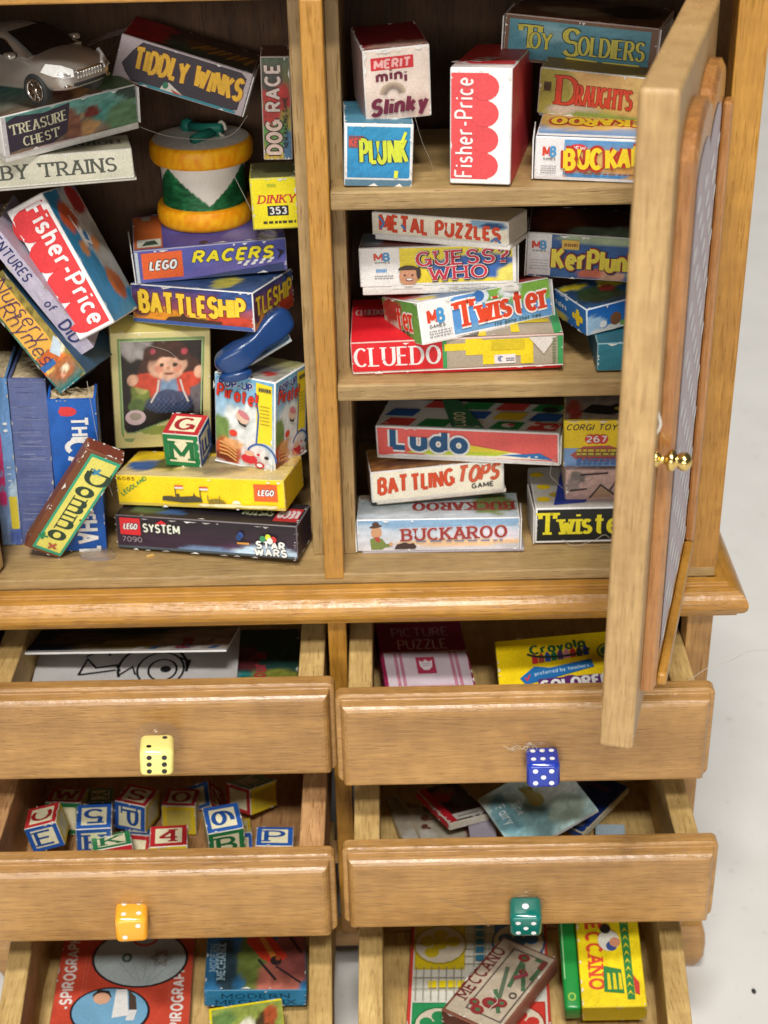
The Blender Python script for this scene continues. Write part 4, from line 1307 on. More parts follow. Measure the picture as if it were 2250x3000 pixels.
def p(f):
    f.rect(.0, .0, 1, 1, hx('#eceae6'))
    f.pic(blobpic((hx('#edd32a'), hx('#f1dc35')), [(.7, .45, .40, .35, hx('#2f62ad')), (1, .2, .12, .3, hx('#f0e36a'))], .08, 4, 19), .255, .06, .98, .985, 26, 14)
    mblogo(f, .095, .68, .18, .10)
    f.scribble(.10, .36, .17, .46, hx('#5f9fd6'), 1, .02)
    f.scribble(.09, .18, .21, .30, hx('#77747a'), 2, .005)
    f.text('GUESS?', .66, .55, .34, 'heavy', hx('#c3263c'), out=(hx('#e9e4e4'), .05), fit=.58, align='c', rot=1.5, shadow=((.02, .02, .03), .06, -.05, .10))
    f.text('WHO', .63, .17, .31, 'heavy', hx('#c3263c'), out=(hx('#e9e4e4'), .05), fit=.36, align='c', rot=2, shadow=((.02, .02, .03), .06, -.05, .10))
    f.ell(.31, .25, .25, .24, hx('#c98f6c'))
    f.ell(.31, .42, .27, .12, hx('#38251c'), a0=0, a1=180)
    f.ell(.375, .34, .06, .16, hx('#38251c'))
    f.ell(.315, .17, .10, .045, hx('#7a3a30'))
    f.ell(.315, .18, .08, .025, WHITE)
    for x in (.285, .335):
        f.ell(x, .29, .028, .022, (.03, .02, .02))
    f.rect(.2, 0, .4, .03, hx('#eceae6'))
def p2(f):
    f.pic(blobpic((hx('#c9c24a'), hx('#b9b06a')), [(.25, .2, .35, .4, hx('#8a3b34')), (.55, .1, .2, .3, hx('#7c2a26')), (.95, .5, .1, .5, hx('#4f86c2')), (.05, .5, .1, .5, hx('#9fb7cf'))], .2, 5, 20), nx=26, ny=14)
card_box('guesswho', 'game_box', 'white and yellow box with a smiling man and red letters, under the slim cream box', 'game box', G_SHELF, {'F': p, 'T': p2, 'L': fill(hx('#dcd6d0'))}, flap='R', tray=(.10, .0, .025, hx('#e3dfd9')))
def p(f):
    f.pic(blobpic((hx('#e9dfc8'), hx('#efe6d2')), [(.86, .9, .14, .25, hx('#7ea6c4')), (.9, .82, .09, .12, hx('#24466e'))], .06, 4, 22), nx=28, ny=10)
    f.text('METAL PUZZLES', .50, .20, .62, 'bold', hx('#d6492a'), out=(hx('#a23a24'), .02), fit=.88, align='c', wk=1.1, grow=(1.15, .85), rot=-1.5)
    for a in ([(.05, .85), (.09, .55), (.06, .3)], [(.22, .55), (.25, .35)], [(.88, .1), (.92, .25), (.95, .05)]):
        f.line(a, .014, hx('#4f7fb8'))
    f.rect(0, 0, 1, .05, WHITE)
card_box('metal', 'game_box', 'slim cream box with orange red capitals squeezed under the upper shelf', 'game box', G_SHELF, {'F': p, 'T': fill(hx('#cdbfa0')), 'R': fill(hx('#e9e2d2'))}, tray=(.06, .01, .02, hx('#f0ede6')))
def p(f):
    f.rect(.0, .0, 1, 1, hx('#2f568f'))
    f.pic(blobpic((hx('#3c669f'), hx('#2c5590')), [(.55, .1, .12, .16, hx('#d9a88c')), (.35, .15, .1, .12, hx('#c96a4f')), (.75, .15, .1, .2, hx('#b8c070')), (.9, .2, .15, .15, hx('#c24a4a')), (.5, .95, .5, .12, hx('#9fb08f'))], .2, 7, 24), .17, .0, 1, 1, 30, 14)
    f.rect(.0, .03, .17, 1, hx('#dfdcdc'))
    mblogo(f, .035, .66, .17, .10)
    f.scribble(.02, .15, .15, .42, hx('#98959a'), 4, .004)
    f.rect(.245, .68, .37, .9, hx('#d7b24a'))
    f.scribble(.26, .72, .36, .85, hx('#8c5a2a'), 1, .02)
    f.text('KerPlunk', .19, .24, .44, 'bold', hx('#ecd94a'), out=(hx('#8f2a2e'), .07), fit=.60, wk=1.15, shadow=(hx('#1b2c50'), .05, -.05, .09))
def p2(f):
    f.pic(blobpic((hx('#4a2018'), hx('#2a1512')), [(.2, .5, .2, .4, hx('#6a3520')), (.6, .1, .3, .2, hx('#7f9a86'))], .4, 6, 25), nx=26, ny=12)
card_box('kerplunk', 'game_box', 'blue box with fat yellow lettering and a dark top, middle shelf behind the door', 'game box', G_SHELF, {'F': p, 'T': p2, 'L': fill(hx('#a9a4a8'))}, flap='L')
def p(f):
    f.pic(blobpic((hx('#2b78c4'), hx('#1f62b4')), [(.1, .3, .15, .4, hx('#9fc4e4')), (.6, .05, .5, .15, hx('#d9d9cf'))], .1, 4, 27), nx=24, ny=12)
    f.ell(.40, .40, .24, .26, hx('#7a5234'))
    f.ell(.22, .30, .16, .14, hx('#e3e6ea'))
    f.ell(.52, .18, .20, .10, hx('#6fa04a'))
    f.text('R', .68, .55, .24, 'bold', hx('#7fc04a'))
def p2(f):
    f.pic(blobpic((hx('#1c4e7c'), hx('#27446a')), [(.4, .4, .3, .3, hx('#2f4a2a')), (.7, .7, .2, .2, hx('#b5a72c')), (.2, .85, .2, .1, hx('#c9b82c')), (.55, .55, .12, .12, hx('#8f2f2a'))], .3, 7, 28), nx=24, ny=16)
def p3(f):
    f.pic(blobpic((hx('#2a72b8'), hx('#2465ad')), [(.1, .1, .3, .2, hx('#d9cf5a'))], .1, 4, 29), nx=16, ny=10)
    c = hx('#efd024')
    f.rect(.66, .34, .84, .62, c); f.ell(.75, .70, .13, .13, c); f.ell(.75, .28, .13, .13, c); f.ell(.87, .5, .10, .13, c); f.ell(.63, .5, .10, .13, c)
    f.text('tales', .06, .5, .2, 'bold', WHITE, fit=.34)
card_box('jigsaw', 'puzzle_box', 'small blue jigsaw puzzle box with a yellow puzzle piece on its end', 'puzzle box', G_SHELF, {'F': p, 'T': p2, 'L': p3}, base=hx('#cfd8e0'))
card_box('tealbox', 'game_box', 'plain teal box lying under the small blue puzzle box', 'game box', G_SHELF, {'F': lambda f: f.pic(blobpic((hx('#2d6f80'), hx('#2f7a8c')), [], .14, 6, 31), nx=16, ny=10), 'T': fill(hx('#2a6474')), 'L': fill(hx('#26586a'))}, base=hx('#7fa0a6'))

# ---- right compartment, top shelf
def p(f):
    f.rect(.015, .10, .985, .985, WHITE)
    f.rect(.03, .13, .97, .97, hx('#2d86b4'))
    f.pic(blobpic((hx('#2b84b6'), hx('#2f8cb8')), [], .16, 8, 33), .03, .13, .97, .97, 14, 12)
    f.rect(.05, .62, .28, .82, hx('#7a4a52'))
    f.text('KER', .07, .65, .12, 'bold', hx('#c9483a'), fit=.19)
    f.text('PLUNK', .58, .40, .36, 'bold', hx('#c7d13a'), out=(hx('#16324a'), .05), fit=.66, align='c', jit=.04, rot=3, wk=1.0)
    f.line([(.76, .14), (.77, .26)], .022, hx('#d8df3a'))
    f.line([(.84, .72), (.9, .9)], .016, hx('#d8df3a'))
    f.rect(.0, .0, 1, .10, hx('#55788c'))
card_box('plunk', 'game_box', 'small square blue box with lime lettering on the upper shelf, under the little cream box', 'game box', G_SHELF, {'F': p, 'T': fill(hx('#4a7f96')), 'L': fill(hx('#2f6f92'))})
def p(f):
    f.pic(blobpic((hx('#d9c4b6'), hx('#e2d2c6')), [(.8, .1, .3, .2, hx('#c9b0a4'))], .06, 5, 35), nx=14, ny=14)
    f.rect(.10, .72, .76, .90, hx('#c8333a'))
    f.text('MERIT', .43, .75, .11, 'fat', hx('#e6b0ac'), fit=.54, align='c', slant=.1)
    f.text('mini', .41, .535, .14, 'fat', hx('#6a2438'), fit=.44, align='c', bend=-.35)
    for k in range(5):
        a = arc(.42, .36, .19 - k * .018, .16 - k * .014, 10, 170, 10)
        f.line(a, .016, mix(hx('#b9a48c'), hx('#8a786c'), k / 4))
    f.text('Slinky', .50, .10, .21, 'fat', hx('#6a2038'), fit=.84, align='c', slant=.2, rot=2)
def p2(f):
    f.pic(blobpic((hx('#7c1f24'), hx('#5a1418')), [(.6, .1, .5, .12, hx('#b08a7c'))], .2, 5, 36), nx=14, ny=12)
card_box('slinky', 'game_box', 'nearly cubic cream box with maroon lettering and dark red top, on a blue box', 'game box', G_SHELF, {'F': p, 'T': p2, 'L': fill(hx('#b99a92'))})
def scallop(f, x1=.70, n=4):
    f.rect(.0, .0, 1, 1, hx('#efe9e6'))
    f.rect(.0, .035, x1 - .07, .965, hx('#d8474a'))
    hh = .92 / n
    for i in range(n):
        f.ell(x1 - .13, .04 + hh * (i + .5), hh * .55, hh * .5, hx('#d8474a'))
def p(f):
    scallop(f)
    f.text('Fisher-Price', .36, .06, .15, 'bold', (.78, .75, .73), rot=90, fit=1.62, wk=.62)
def p2(f):
    f.rect(0, 0, 1, 1, hx('#d93b3f'))
    f.rect(0, 0, 1, .12, hx('#e9e0dd'))
    f.text('Fish', .25, .12, .12, 'bold', (.75, .7, .68), rot=60)
card_box('fisher_red', 'game_box', 'tall upright red box with white scalloped edging and writing running upwards', 'toy box', G_SHELF, {'F': p, 'T': p2, 'R': fill(hx('#d2434a'))}, edge=.02)
def p(f):
    f.rect(0, 0, 1, 1, hx('#7a5a44'))
    f.pic(blobpic((hx('#4f8898'), hx('#5f98a6')), [(.3, .7, .2, .2, hx('#86b0b6')), (.8, .3, .2, .2, hx('#47808e'))], .14, 6, 41), .025, .05, .955, .93, 30, 12)
    f.text('T', .10, .32, .48, 'deco', hx('#cfc552'), out=(hx('#2a3a30'), .04), wk=1.2, sx=1.1)
    f.text('OY', .175, .32, .34, 'deco', hx('#cfc552'), out=(hx('#2a3a30'), .04), sx=.8, wk=1.1)
    f.text('S', .40, .24, .58, 'deco', hx('#cfc552'), out=(hx('#2a3a30'), .04), wk=1.1)
    f.text('OLDIERS', .50, .28, .40, 'deco', hx('#cfc552'), out=(hx('#2a3a30'), .04), fit=.42, wk=1.1)
    f.line([(.42, .18), (.62, .15), (.64, .08), (.67, .15), (.90, .16)], .012, hx('#cfc552'))
def p2(f):
    f.pic(blobpic((hx('#6a4a36'), hx('#453428')), [(.4, .4, .25, .2, hx('#7d6b50')), (.75, .6, .2, .3, hx('#2a221e'))], .35, 6, 42), nx=26, ny=14)
card_box('toysoldiers', 'game_box', 'teal box with gold art nouveau lettering, highest of the stack beside the door', 'game box', G_SHELF, {'F': p, 'T': p2, 'L': fill(hx('#b99a92'))}, base=hx('#c9b6ac'), flap='LR')
def p(f):
    f.pic(blobpic((hx('#dcb46e'), hx('#e4be78')), [(.05, .6, .2, .8, hx('#a8a04a')), (.95, .4, .14, .7, hx('#9ab04a')), (.3, .1, .2, .2, hx('#c9b8a8')), (.55, .05, .3, .12, hx('#8fa04a')), (.5, .9, .2, .2, hx('#d9b070'))], .14, 6, 44), nx=30, ny=12)
    f.rect(.03, .5, .09, .72, hx('#6f5a30')); f.ell(.06, .61, .09, .09, hx('#4a3a24'))
    f.text('D', .15, .26, .60, 'serif', hx('#d4472c'), out=(hx('#8a2f22'), .03), wk=1.2)
    f.text('RAUGHTS', .295, .28, .42, 'serif', hx('#d4472c'), out=(hx('#8a2f22'), .03), fit=.42, wk=1.25)
card_box('draughts', 'game_box', 'tan and green box with flame red lettering, middle of the stack beside the door', 'game box', G_SHELF, {'F': p, 'T': fill(hx('#96803f')), 'L': fill(hx('#c0a070'))}, tray=(.03, 0, .02, hx('#8f8e90')))
def p(f):
    f.rect(.0, .0, 1, 1, hx('#e5e2e2'))
    f.pic(blobpic((hx('#d9a24f'), hx('#4f97cf')), [(.5, .5, .6, .25, hx('#d8b566')), (.9, .3, .5, .25, hx('#d79e55')), (.3, .05, .3, .1, hx('#4f8fc6'))], .12, 5, 46), .20, .06, 1, .97, 26, 12)
    mblogo(f, .055, .56, .22, .09)
    f.scribble(.04, .12, .15, .34, hx('#9a979c'), 4, .005)
    f.ell(.30, .78, .22, .10, hx('#d63a3a')); f.text('NEW', .30, .735, .09, 'bold', WHITE, fit=.10, align='c')
    f.text('BUCKAROO', .23, .26, .44, 'fat', hx('#f2d32a'), out=(hx('#b83424'), .14), fit=.74, jit=.08, rot=4)
    f.scribble(.35, .12, .9, .22, hx('#8a5a2a'), 1, .008)
    f.rect(0, 0, 1, .06, hx('#d5d0d0'))
def p2(f):
    f.pic(blobpic((hx('#4f97cf'), hx('#d8a550')), [(.3, .6, .4, .3, hx('#d8b060'))], .15, 5, 47), nx=24, ny=12)
    f.text('BUCKAROO', .52, .72, .24, 'fat', hx('#f2d32a'), out=(hx('#b83424'), .12), fit=.86, jit=.08, rot=180, align='c')
    f.rect(0, 0, 1, .08, WHITE)
card_box('buckaroo_up', 'game_box', 'white, blue and orange box with bouncing yellow letters, lowest of the stack beside the door', 'game box', G_SHELF, {'F': p, 'T': p2, 'L': fill(hx('#b0a8b4'))}, flap='L')

# ---- left compartment
def p(f):
    f.pic(blobpic((hx('#3a2638'), hx('#231c20')), [(.65, .1, .2, .2, hx('#4a2a48')), (.85, .05, .25, .25, hx('#b9cfe0')), (.5, .08, .15, .12, hx('#6f86a8'))], .2, 5, 51), nx=40, ny=12)
    f.rect(.0, .0, 1, .07, hx('#49545a'))
    lego(f, .02, .42, .135, .95, hx('#d22a30'))
    f.text('SYSTEM', .155, .56, .24, 'bold', hx('#dcdccf'), out=(hx('#3f5a2a'), .06), fit=.20, wk=.9)
    f.poly([(.22, .82), (.26, .95), (.29, .84)], RED)
    f.text('7090', .03, .22, .15, 'sans', hx('#9a8d96'), fit=.11)
    f.text('STAR', .86, .30, .20, 'fat', (.74, .74, .70), out=(BLK, .06), fit=.15, align='c')
    f.text('WARS', .86, .08, .20, 'fat', (.74, .74, .70), out=(BLK, .06), fit=.17, align='c')
    for (x, y, c) in ((.82, .6, hx('#3f8a5a')), (.85, .66, hx('#c9d03a')), (.88, .6, hx('#c23a34')), (.86, .55, hx('#d9dcd6')), (.70, .68, hx('#2a4a8a')), (.69, .6, hx('#27406f'))):
        f.ell(x, y, .085, .10, c)
    f.rect(.68, .40, .745, .46, hx('#c98a3a'))
    f.wear(26, hx('#a9a2a0'), .03)
def p2(f):
    f.pic(blobpic((hx('#221c24'), hx('#1d181c')), [(.15, .3, .1, .2, hx('#4a5a3a')), (.3, .2, .08, .1, hx('#34588a'))], .25, 6, 52), nx=36, ny=10)
    f.rect(.86, .15, .99, .75, hx('#a92a30'))
    f.text('LEGO', .925, .62, .30, 'fat', hx('#c9b9b9'), rot=180, fit=.10, align='c')
    f.text('SYSTEM', .76, .62, .26, 'bold', hx('#9aa07f'), rot=180, fit=.16, align='c')
card_box('starwars', 'game_box', 'wide black building set box with red square badge at the bottom of the tall compartment', 'toy box', G_SHELF, {'F': p, 'T': p2, 'R': fill(hx('#2c1e2c'))}, base=hx('#6f666a'))
def p(f):
    f.rect(.0, .0, 1, 1, hx('#f0cd15'))
    f.rect(.0, .0, 1, .09, hx('#c9b04a'))
    f.text('6085', .01, .86, .10, 'bold', hx('#7a5a20'), fit=.10)
    f.text('LEGOLAND', .03, .32, .13, 'bold', hx('#2f8a4a'), rot=34, fit=.19)
    lego(f, .825, .30, .965, .88, hx('#e8622a'))
    f.poly([(.27, .22), (.275, .36), (.32, .38), (.36, .34), (.36, .46), (.375, .46), (.38, .36), (.46, .40), (.465, .52), (.475, .4), (.51, .34), (.515, .20), (.4, .16)], hx('#4a4430'))
    for (x, y) in ((.355, .62), (.505, .60)):
        f.line([(x, .34), (x, y + .12)], .008, hx('#6a5a30'))
        f.rect(x, y + .02, x + .05, y + .09, hx('#d9d3c8')); f.rect(x, y + .09, x + .05, y + .14, hx('#c9463a'))
    f.poly([(.55, .2), (.56, .32), (.6, .34), (.64, .3), (.66, .2)], hx('#8a7428'))
    f.line([(.55, .25), (.55, .46)], .006, hx('#6a5a30')); f.line([(.62, .25), (.62, .44)], .006, hx('#6a5a30'))
    f.ell(.72, .19, .14, .13, hx('#efe6c0'), a0=0, a1=180)
    f.rect(.5, .08, .95, .17, hx('#e6dca8'), ragged=.02)
def p2(f):
    f.pic(blobpic((hx('#cdb98a'), hx('#cfae2a')), [(.2, .6, .2, .4, hx('#c9aa1c')), (.12, .4, .09, .25, hx('#2a4f86')), (.27, .55, .1, .3, hx('#4a4a24')), (.55, .5, .2, .4, hx('#8f7f5a'))], .22, 6, 53), nx=30, ny=12)
card_box('legoland', 'game_box', 'bright yellow building set box with an orange square badge, under the doll box', 'toy box', G_SHELF, {'F': p, 'T': p2, 'R': fill(hx('#c9a418'))}, base=hx('#dcc35a'))
def p(f):
    W, H = f.W, f.H
    f.rect(0, 0, 1, 1, hx('#d3c789'))
    f.poly([(.06, .13), (.10, .06), (.17, .05), (.22, .10), (.34, .20), (.6, .24), (.92, .26), (.95, .96), (.06, .96)], hx('#7f9a62'))
    H_, S_, R_, D_ = hx('#452a20'), hx('#dcab8e'), hx('#c94a33'), hx('#7893b0')
    base = blobpic((hx('#201a19'), hx('#2a221f')), [
        (.20, .95, .22, .16, hx('#a39d9a')), (.36, .98, .2, .10, hx('#8f8986')),  # grey patches at top left: reflection on the clear window, painted into the picture
        (.22, .44, .13, .13, hx('#77853c')), (.18, .34, .10, .08, hx('#59703a')), (.24, .52, .08, .06, hx('#a9a85e')), (.93, .45, .08, .2, hx('#6a6468')),
        (.58, .81, .32, .185, H_), (.33, .72, .12, .11, H_), (.84, .72, .12, .12, H_),
        (.30, .585, .18, .075, R_), (.83, .60, .17, .075, R_), (.43, .50, .09, .14, R_), (.74, .50, .09, .14, R_),
        (.58, .52, .115, .13, D_), (.58, .345, .33, .095, hx('#39435c')), (.58, .43, .19, .06, hx('#434f6c')),
        (.14, .605, .065, .055, S_), (.955, .67, .06, .06, S_),
        (.58, .735, .205, .125, S_), (.47, .715, .05, .04, hx('#d38d72')), (.69, .715, .05, .04, hx('#d38d72')), (.58, .72, .025, .02, hx('#c08465')),
        (.58, .868, .24, .045, H_), (.42, .845, .07, .05, H_), (.75, .845, .07, .05, H_),
        (.78, .885, .04, .03, hx('#b14450')), (.40, .89, .035, .03, hx('#a14450')),
        (.50, .752, .030, .020, (.05, .03, .02)), (.66, .752, .030, .020, (.05, .03, .02)), (.58, .662, .06, .011, hx('#8f5040'))], .22, 9, 55)
    def doll(u, v):
        x, y = .085 + u * .84, .085 + v * .855
        lo = .085 + (.0 if x < .1 else .0)
        edge = .13 + .10 * min(1, max(0, (x - .2) / .35)) + (.06 * min(1, max(0, (.12 - x) / .04)))
        if y < edge:
            return mix(hx('#cfc486'), hx('#8f9a4a'), 1 if math.hypot((x - .45) / .16, (y - .15) / .035) < 1 + .4 * noise2(x * 20, y * 30, 2) else 0)
        if abs(y - edge) < .012:
            return hx('#7f9a62')
        c = base(u, v)
        if .25 < x < .88 and .285 < y < .44 and c[2] > c[0]:
            c = tuple(t * (1.5 if (int(x * 40) + int(y * 46)) % 2 else .75) for t in c)
        return c
    f.pic(doll, .085, .085, .925, .94, 64, 84)
    f.line([(.47, .60), (.45, .50), (.38, .40)], .013, hx('#cfc4ba')); f.line([(.69, .60), (.72, .50), (.77, .40)], .013, hx('#cfc4ba'))
    f.ell(.215, .275, .078, .068, hx('#d8bcc0'))
    f.ell(.215, .285, .045, .035, hx('#a99a8c'))
    f.line([(.085, .15), (.085, .94), (.925, .94), (.90, .285)], .008, hx('#a9bf86'))
card_box('dollbox', 'doll_box', 'cream window box showing a dark haired doll in a red cardigan', 'doll box', G_SHELF, {'F': p, 'T': fill(hx('#c9bc6a')), 'R': fill(hx('#b9b07a'))}, base=hx('#c9bd84'), mat=GLOSSY)
def pir(k):
    def p(f):
        bk = 1.0 if k == 0 else .9
        f.pic(blobpic((hx('#c9cfd0'), hx('#6fa9cc')), [(.45, .45, .35, .25, hx('#d9dcd9')), (.1, .35, .15, .2, hx('#6f8a4a')), (.2, .12, .3, .16, hx('#b5532a')), (.3, .22, .2, .06, hx('#d9a06a')), (.1, .05, .2, .06, hx('#7a3420')), (.65, .12, .25, .17, hx('#ded6d0'))], .2, 8, 60 + k), nx=24, ny=34)
        f.poly([(.70, .98), (.97, .96), (.97, .28), (.82, .30), (.70, .27)], hx('#ecd32e'))
        f.line([(.69, .86), (.74, .6), (.70, .27)], .014, hx('#3f5f9c'))
        f.line(arc(.78, .10, .26, .18, 0, 150, 12), .014, hx('#3f5f9c'))
        f.rect(.74, .88, .96, .93, hx('#b9a32a')); f.scribble(.75, .88, .95, .93, (.05, .05, .05), 1, .022)
        f.scribble(.77, .50, .93, .74, hx('#8a7a2a'), 6, .006)
        f.text('POP-UP', .36, .88, .07, 'fat', hx('#2a3f86'), out=(hx('#d9d3c6'), .10), fit=.56, align='c', jit=.05)
        f.text('Pirate!', .38, .735, .135, 'bold', hx('#d33a2c'), out=(hx('#5a1f1c'), .035), fit=.66, align='c', jit=.02, rot=-6, wk=.95, gap=.38)
        f.ell(.48, .56, .085, .07, hx('#d9b9a0'), rot=-30); f.ell(.5, .59, .08, .035, hx('#c97a80'), rot=-30)
        f.poly([(.40, .53), (.46, .49), (.56, .47), (.52, .45), (.42, .48)], hx('#3a3430'))
        f.ell(.32, .36, .05, .04, hx('#d8432f'))
        for i in range(4):
            f.line([(.08, .24 - i * .045), (.22, .22 - i * .04), (.38, .15 - i * .035)], .012, hx('#d99a5a'))
        f.ell(.60, .10, .10, .055, hx('#c9303a')); f.ell(.60, .165, .06, .03, hx('#d9a88c'))
        f.ell(.78, .05, .06, .035, hx('#b93434')); f.ell(.78, .05, .035, .02, WHITE)
        f.ell(.90, .15, .03, .02, hx('#2a2a34')); f.ell(.76, .17, .02, .015, RED)
    return p
def p2(f):
    f.pic(blobpic((hx('#9a9590'), hx('#8f8f70')), [(.5, .4, .3, .2, hx('#6a6a70')), (.8, .9, .3, .2, hx('#b5b07a')), (.75, .3, .15, .1, hx('#a03a34'))], .25, 6, 63), nx=20, ny=14)
card_box('pirate', 'game_box', 'upright square box with red cartoon lettering and a yellow stripe on both visible sides', 'game box', G_SHELF, {'F': pir(0), 'R': pir(1), 'T': p2}, edge=.022, tray=(.02, -.015, .0, WHITE), mat=GLOSSY)
def p(f):
    f.rect(0, 0, 1, 1, hx('#7a4a30'))
    f.rect(.17, .02, .99, .985, hx('#3aa884'))
    f.rect(.24, .045, .92, .96, hx('#e8e070'))
    f.text('Domino', .40, .50, .135, 'serif', hx('#2f4638'), rot=-90, align='c', fit=.68 * f.H / f.W, wk=1.7)
    f.text('x', .50, .82, .075, 'bold', hx('#3f8fb4'), rot=20, sx=1.4)
    f.text('x', .28, .12, .075, 'bold', hx('#2f8a5a'), rot=50, sx=1.4)
    f.text('x', .56, .06, .075, 'bold', hx('#b9604a'), rot=15, sx=1.5)
card_box('domino', 'domino_box', 'slim brown box with a yellow green-edged label leaning against the blue book', 'game box', G_SHELF, {'F': p, 'T': fill(hx('#6f3526')), 'L': fill(hx('#74402a'))}, base=hx('#7a4a34'), wear=14)
def p(f):
    f.pic(blobpic((hx('#5a60a8'), hx('#5658a4')), [(.7, .2, .4, .3, hx('#6a62a8')), (.95, .8, .2, .4, hx('#4a4f9a'))], .1, 4, 65), nx=30, ny=10)
    f.poly([(.31, .0), (.98, .26), (.99, 0)], hx('#3a4570'))
    lego(f, .04, .10, .31, .93, hx('#e2622c'))
    f.text('RACERS', .64, .50, .33, 'fat', hx('#e9d92a'), out=(hx('#1c1a24'), .05), slant=.3, fit=.52, align='c', rot=-1)
    for i in range(9):
        for j in range(2):
            if (i + j) % 2 == 0:
                x, y = .68 + i * .027 + j * .01, .42 + i * .006 - j * .08
                f.poly([(x, y), (x + .027, y + .006), (x + .017, y - .07), (x - .01, y - .076)], WHITE, raw=True)
    f.up()
    f.poly([(.94, .72), (.99, .62), (.94, .36), (.96, .6)], BLK)
    f.rect(.0, .0, .02, 1, hx('#b9c4cc'))
def p2(f):
    f.pic(blobpic((hx('#4f4c98'), hx('#4a478c')), [(.6, .6, .4, .3, hx('#5a58a8')), (.8, .2, .2, .2, hx('#7a74a8'))], .12, 5, 66), nx=26, ny=14)
    f.rect(.0, .02, .19, .98, hx('#b9622f'))
    f.rect(.02, .06, .18, .28, hx('#c9c9bc')); f.poly([(.05, .1), (.08, .22), (.14, .24), (.16, .12)], hx('#3a4a3a'))
    f.rect(.06, .84, .12, .96, hx('#a89a8c'))
    f.ell(.46, .05, .05, .05, hx('#2a2444'))
card_box('racers', 'game_box', 'violet blue building set box with an orange square, directly under the drum', 'toy box', G_SHELF, {'F': p, 'T': p2}, base=hx('#9a9ab4'), flap='L')
def bat(f):
    f.pic(blobpic((hx('#c4552a'), hx('#2a3f7a')), [(.2, .25, .25, .2, hx('#d88a2a')), (.55, .12, .2, .12, hx('#e8c02a')), (.8, .2, .2, .2, hx('#b8402a')), (.05, .5, .1, .3, hx('#5a3040')), (.9, .8, .2, .3, hx('#34508a'))], .3, 8, 68), nx=34, ny=14)
def p(f):
    bat(f)
    f.text('BATTLESHIP', .50, .34, .48, 'bold', hx('#f0c63a'), out=(hx('#6a3a1a'), .06), fit=.86, align='c', grow=(1.1, .95), bend=.08, wk=1.3)
    f.poly([(.25, .04), (.3, .2), (.4, .24), (.42, .34), (.45, .24), (.6, .2), (.75, .18), (.72, .04)], hx('#4a3428'))
    f.rect(0, 0, 1, .10, hx('#3f5a96'))
def p2(f):
    f.pic(blobpic((hx('#3a5a8c'), hx('#2c4068')), [(.7, .3, .1, .2, hx('#c9c04a')), (.5, .6, .2, .2, hx('#4f7a9c'))], .35, 8, 69), nx=30, ny=14)
def p3(f):
    bat(f)
    f.text('TLESHIP', .05, .35, .45, 'bold', hx('#e8c43a'), out=(hx('#4a2a1a'), .07), fit=.9)
card_box('battleship', 'game_box', 'fiery orange and blue war game box with yellow letters, resting on the doll box', 'game box', G_SHELF, {'F': p, 'T': p2, 'R': p3})
def p(f):
    f.rect(.0, .0, 1, 1, hx('#ece8e6'))
    f.rect(.26, .02, .95, .97, hx('#d8383c'))
    for i in range(4):
        f.ell(.30, .02 + .95 * (i + .5) / 4, .118, .117, hx('#d8383c'))
    f.text('Fisher-Price', .46, .955, .128, 'bold', (.78, .76, .75), rot=-90, fit=.90 * f.H / f.W, wk=.85)
def p2(f):
    f.pic(blobpic((hx('#2f86b4'), hx('#2b7fae')), [(.75, .75, .4, .3, hx('#c9c6c2')), (.9, .4, .35, .25, hx('#a9a8a4')), (.35, .78, .2, .12, hx('#c9562f')), (.5, .62, .12, .1, hx('#d8d6d0')), (.55, .60, .09, .07, hx('#2f6fa4')), (.3, .55, .1, .06, hx('#c98a5a')), (.65, .55, .12, .06, hx('#c9824f')), (.62, .24, .16, .14, hx('#b5682f')), (.72, .2, .12, .1, hx('#a8562a')), (.8, .9, .2, .12, hx('#a8302f'))], .18, 8, 71), nx=22, ny=34)
    f.line([(.35, .8), (.42, .6), (.58, .56), (.62, .7), (.5, .84)], .02, hx('#d9d9d6'))
card_box('fisher_blue', 'game_box', 'tilted white and red box with scalloped edge and blue picture side above the books', 'toy box', G_SHELF, {'F': p, 'R': p2, 'T': fill(hx('#b96a74'))}, edge=.025)
def p(f):
    f.pic(blobpic((hx('#ccc9b4'), hx('#d3d0bd')), [], .06, 5, 73), nx=24, ny=8)
    f.text('HORNBY TRAINS', .91, .28, .46, 'slab', hx('#4f5148'), fit=.90, align='r', wk=1.1)
    f.rect(.0, .0, 1, .05, hx('#dedbd0'))
def p2(f):
    f.rect(0, 0, 1, 1, hx('#b5b29c'))
    f.text('HORNBY', .95, .70, .30, 'slab', hx('#54564c'), rot=180, fit=.36)
card_box('trains', 'train_box', 'pale grey box with dark slab capitals under the treasure box', 'toy box', G_SHELF, {'F': p, 'T': p2, 'R': fill(hx('#bdb9a8'))}, base=hx('#d0cdc0'), tray=(.03, .0, .02, hx('#c9c6bb')))
def tre(seed):
    return blobpic((hx('#7a6350'), hx('#5f9a92')), [(.6, .3, .12, .3, hx('#b58a5c')), (.5, .4, .08, .4, hx('#7a5040')), (.75, .55, .15, .3, hx('#4f8a80')), (.9, .3, .15, .4, hx('#5a7a5a')), (.66, .6, .06, .2, hx('#6a2f2a')), (.95, .9, .1, .2, hx('#3a4a40'))], .35, 8, seed)
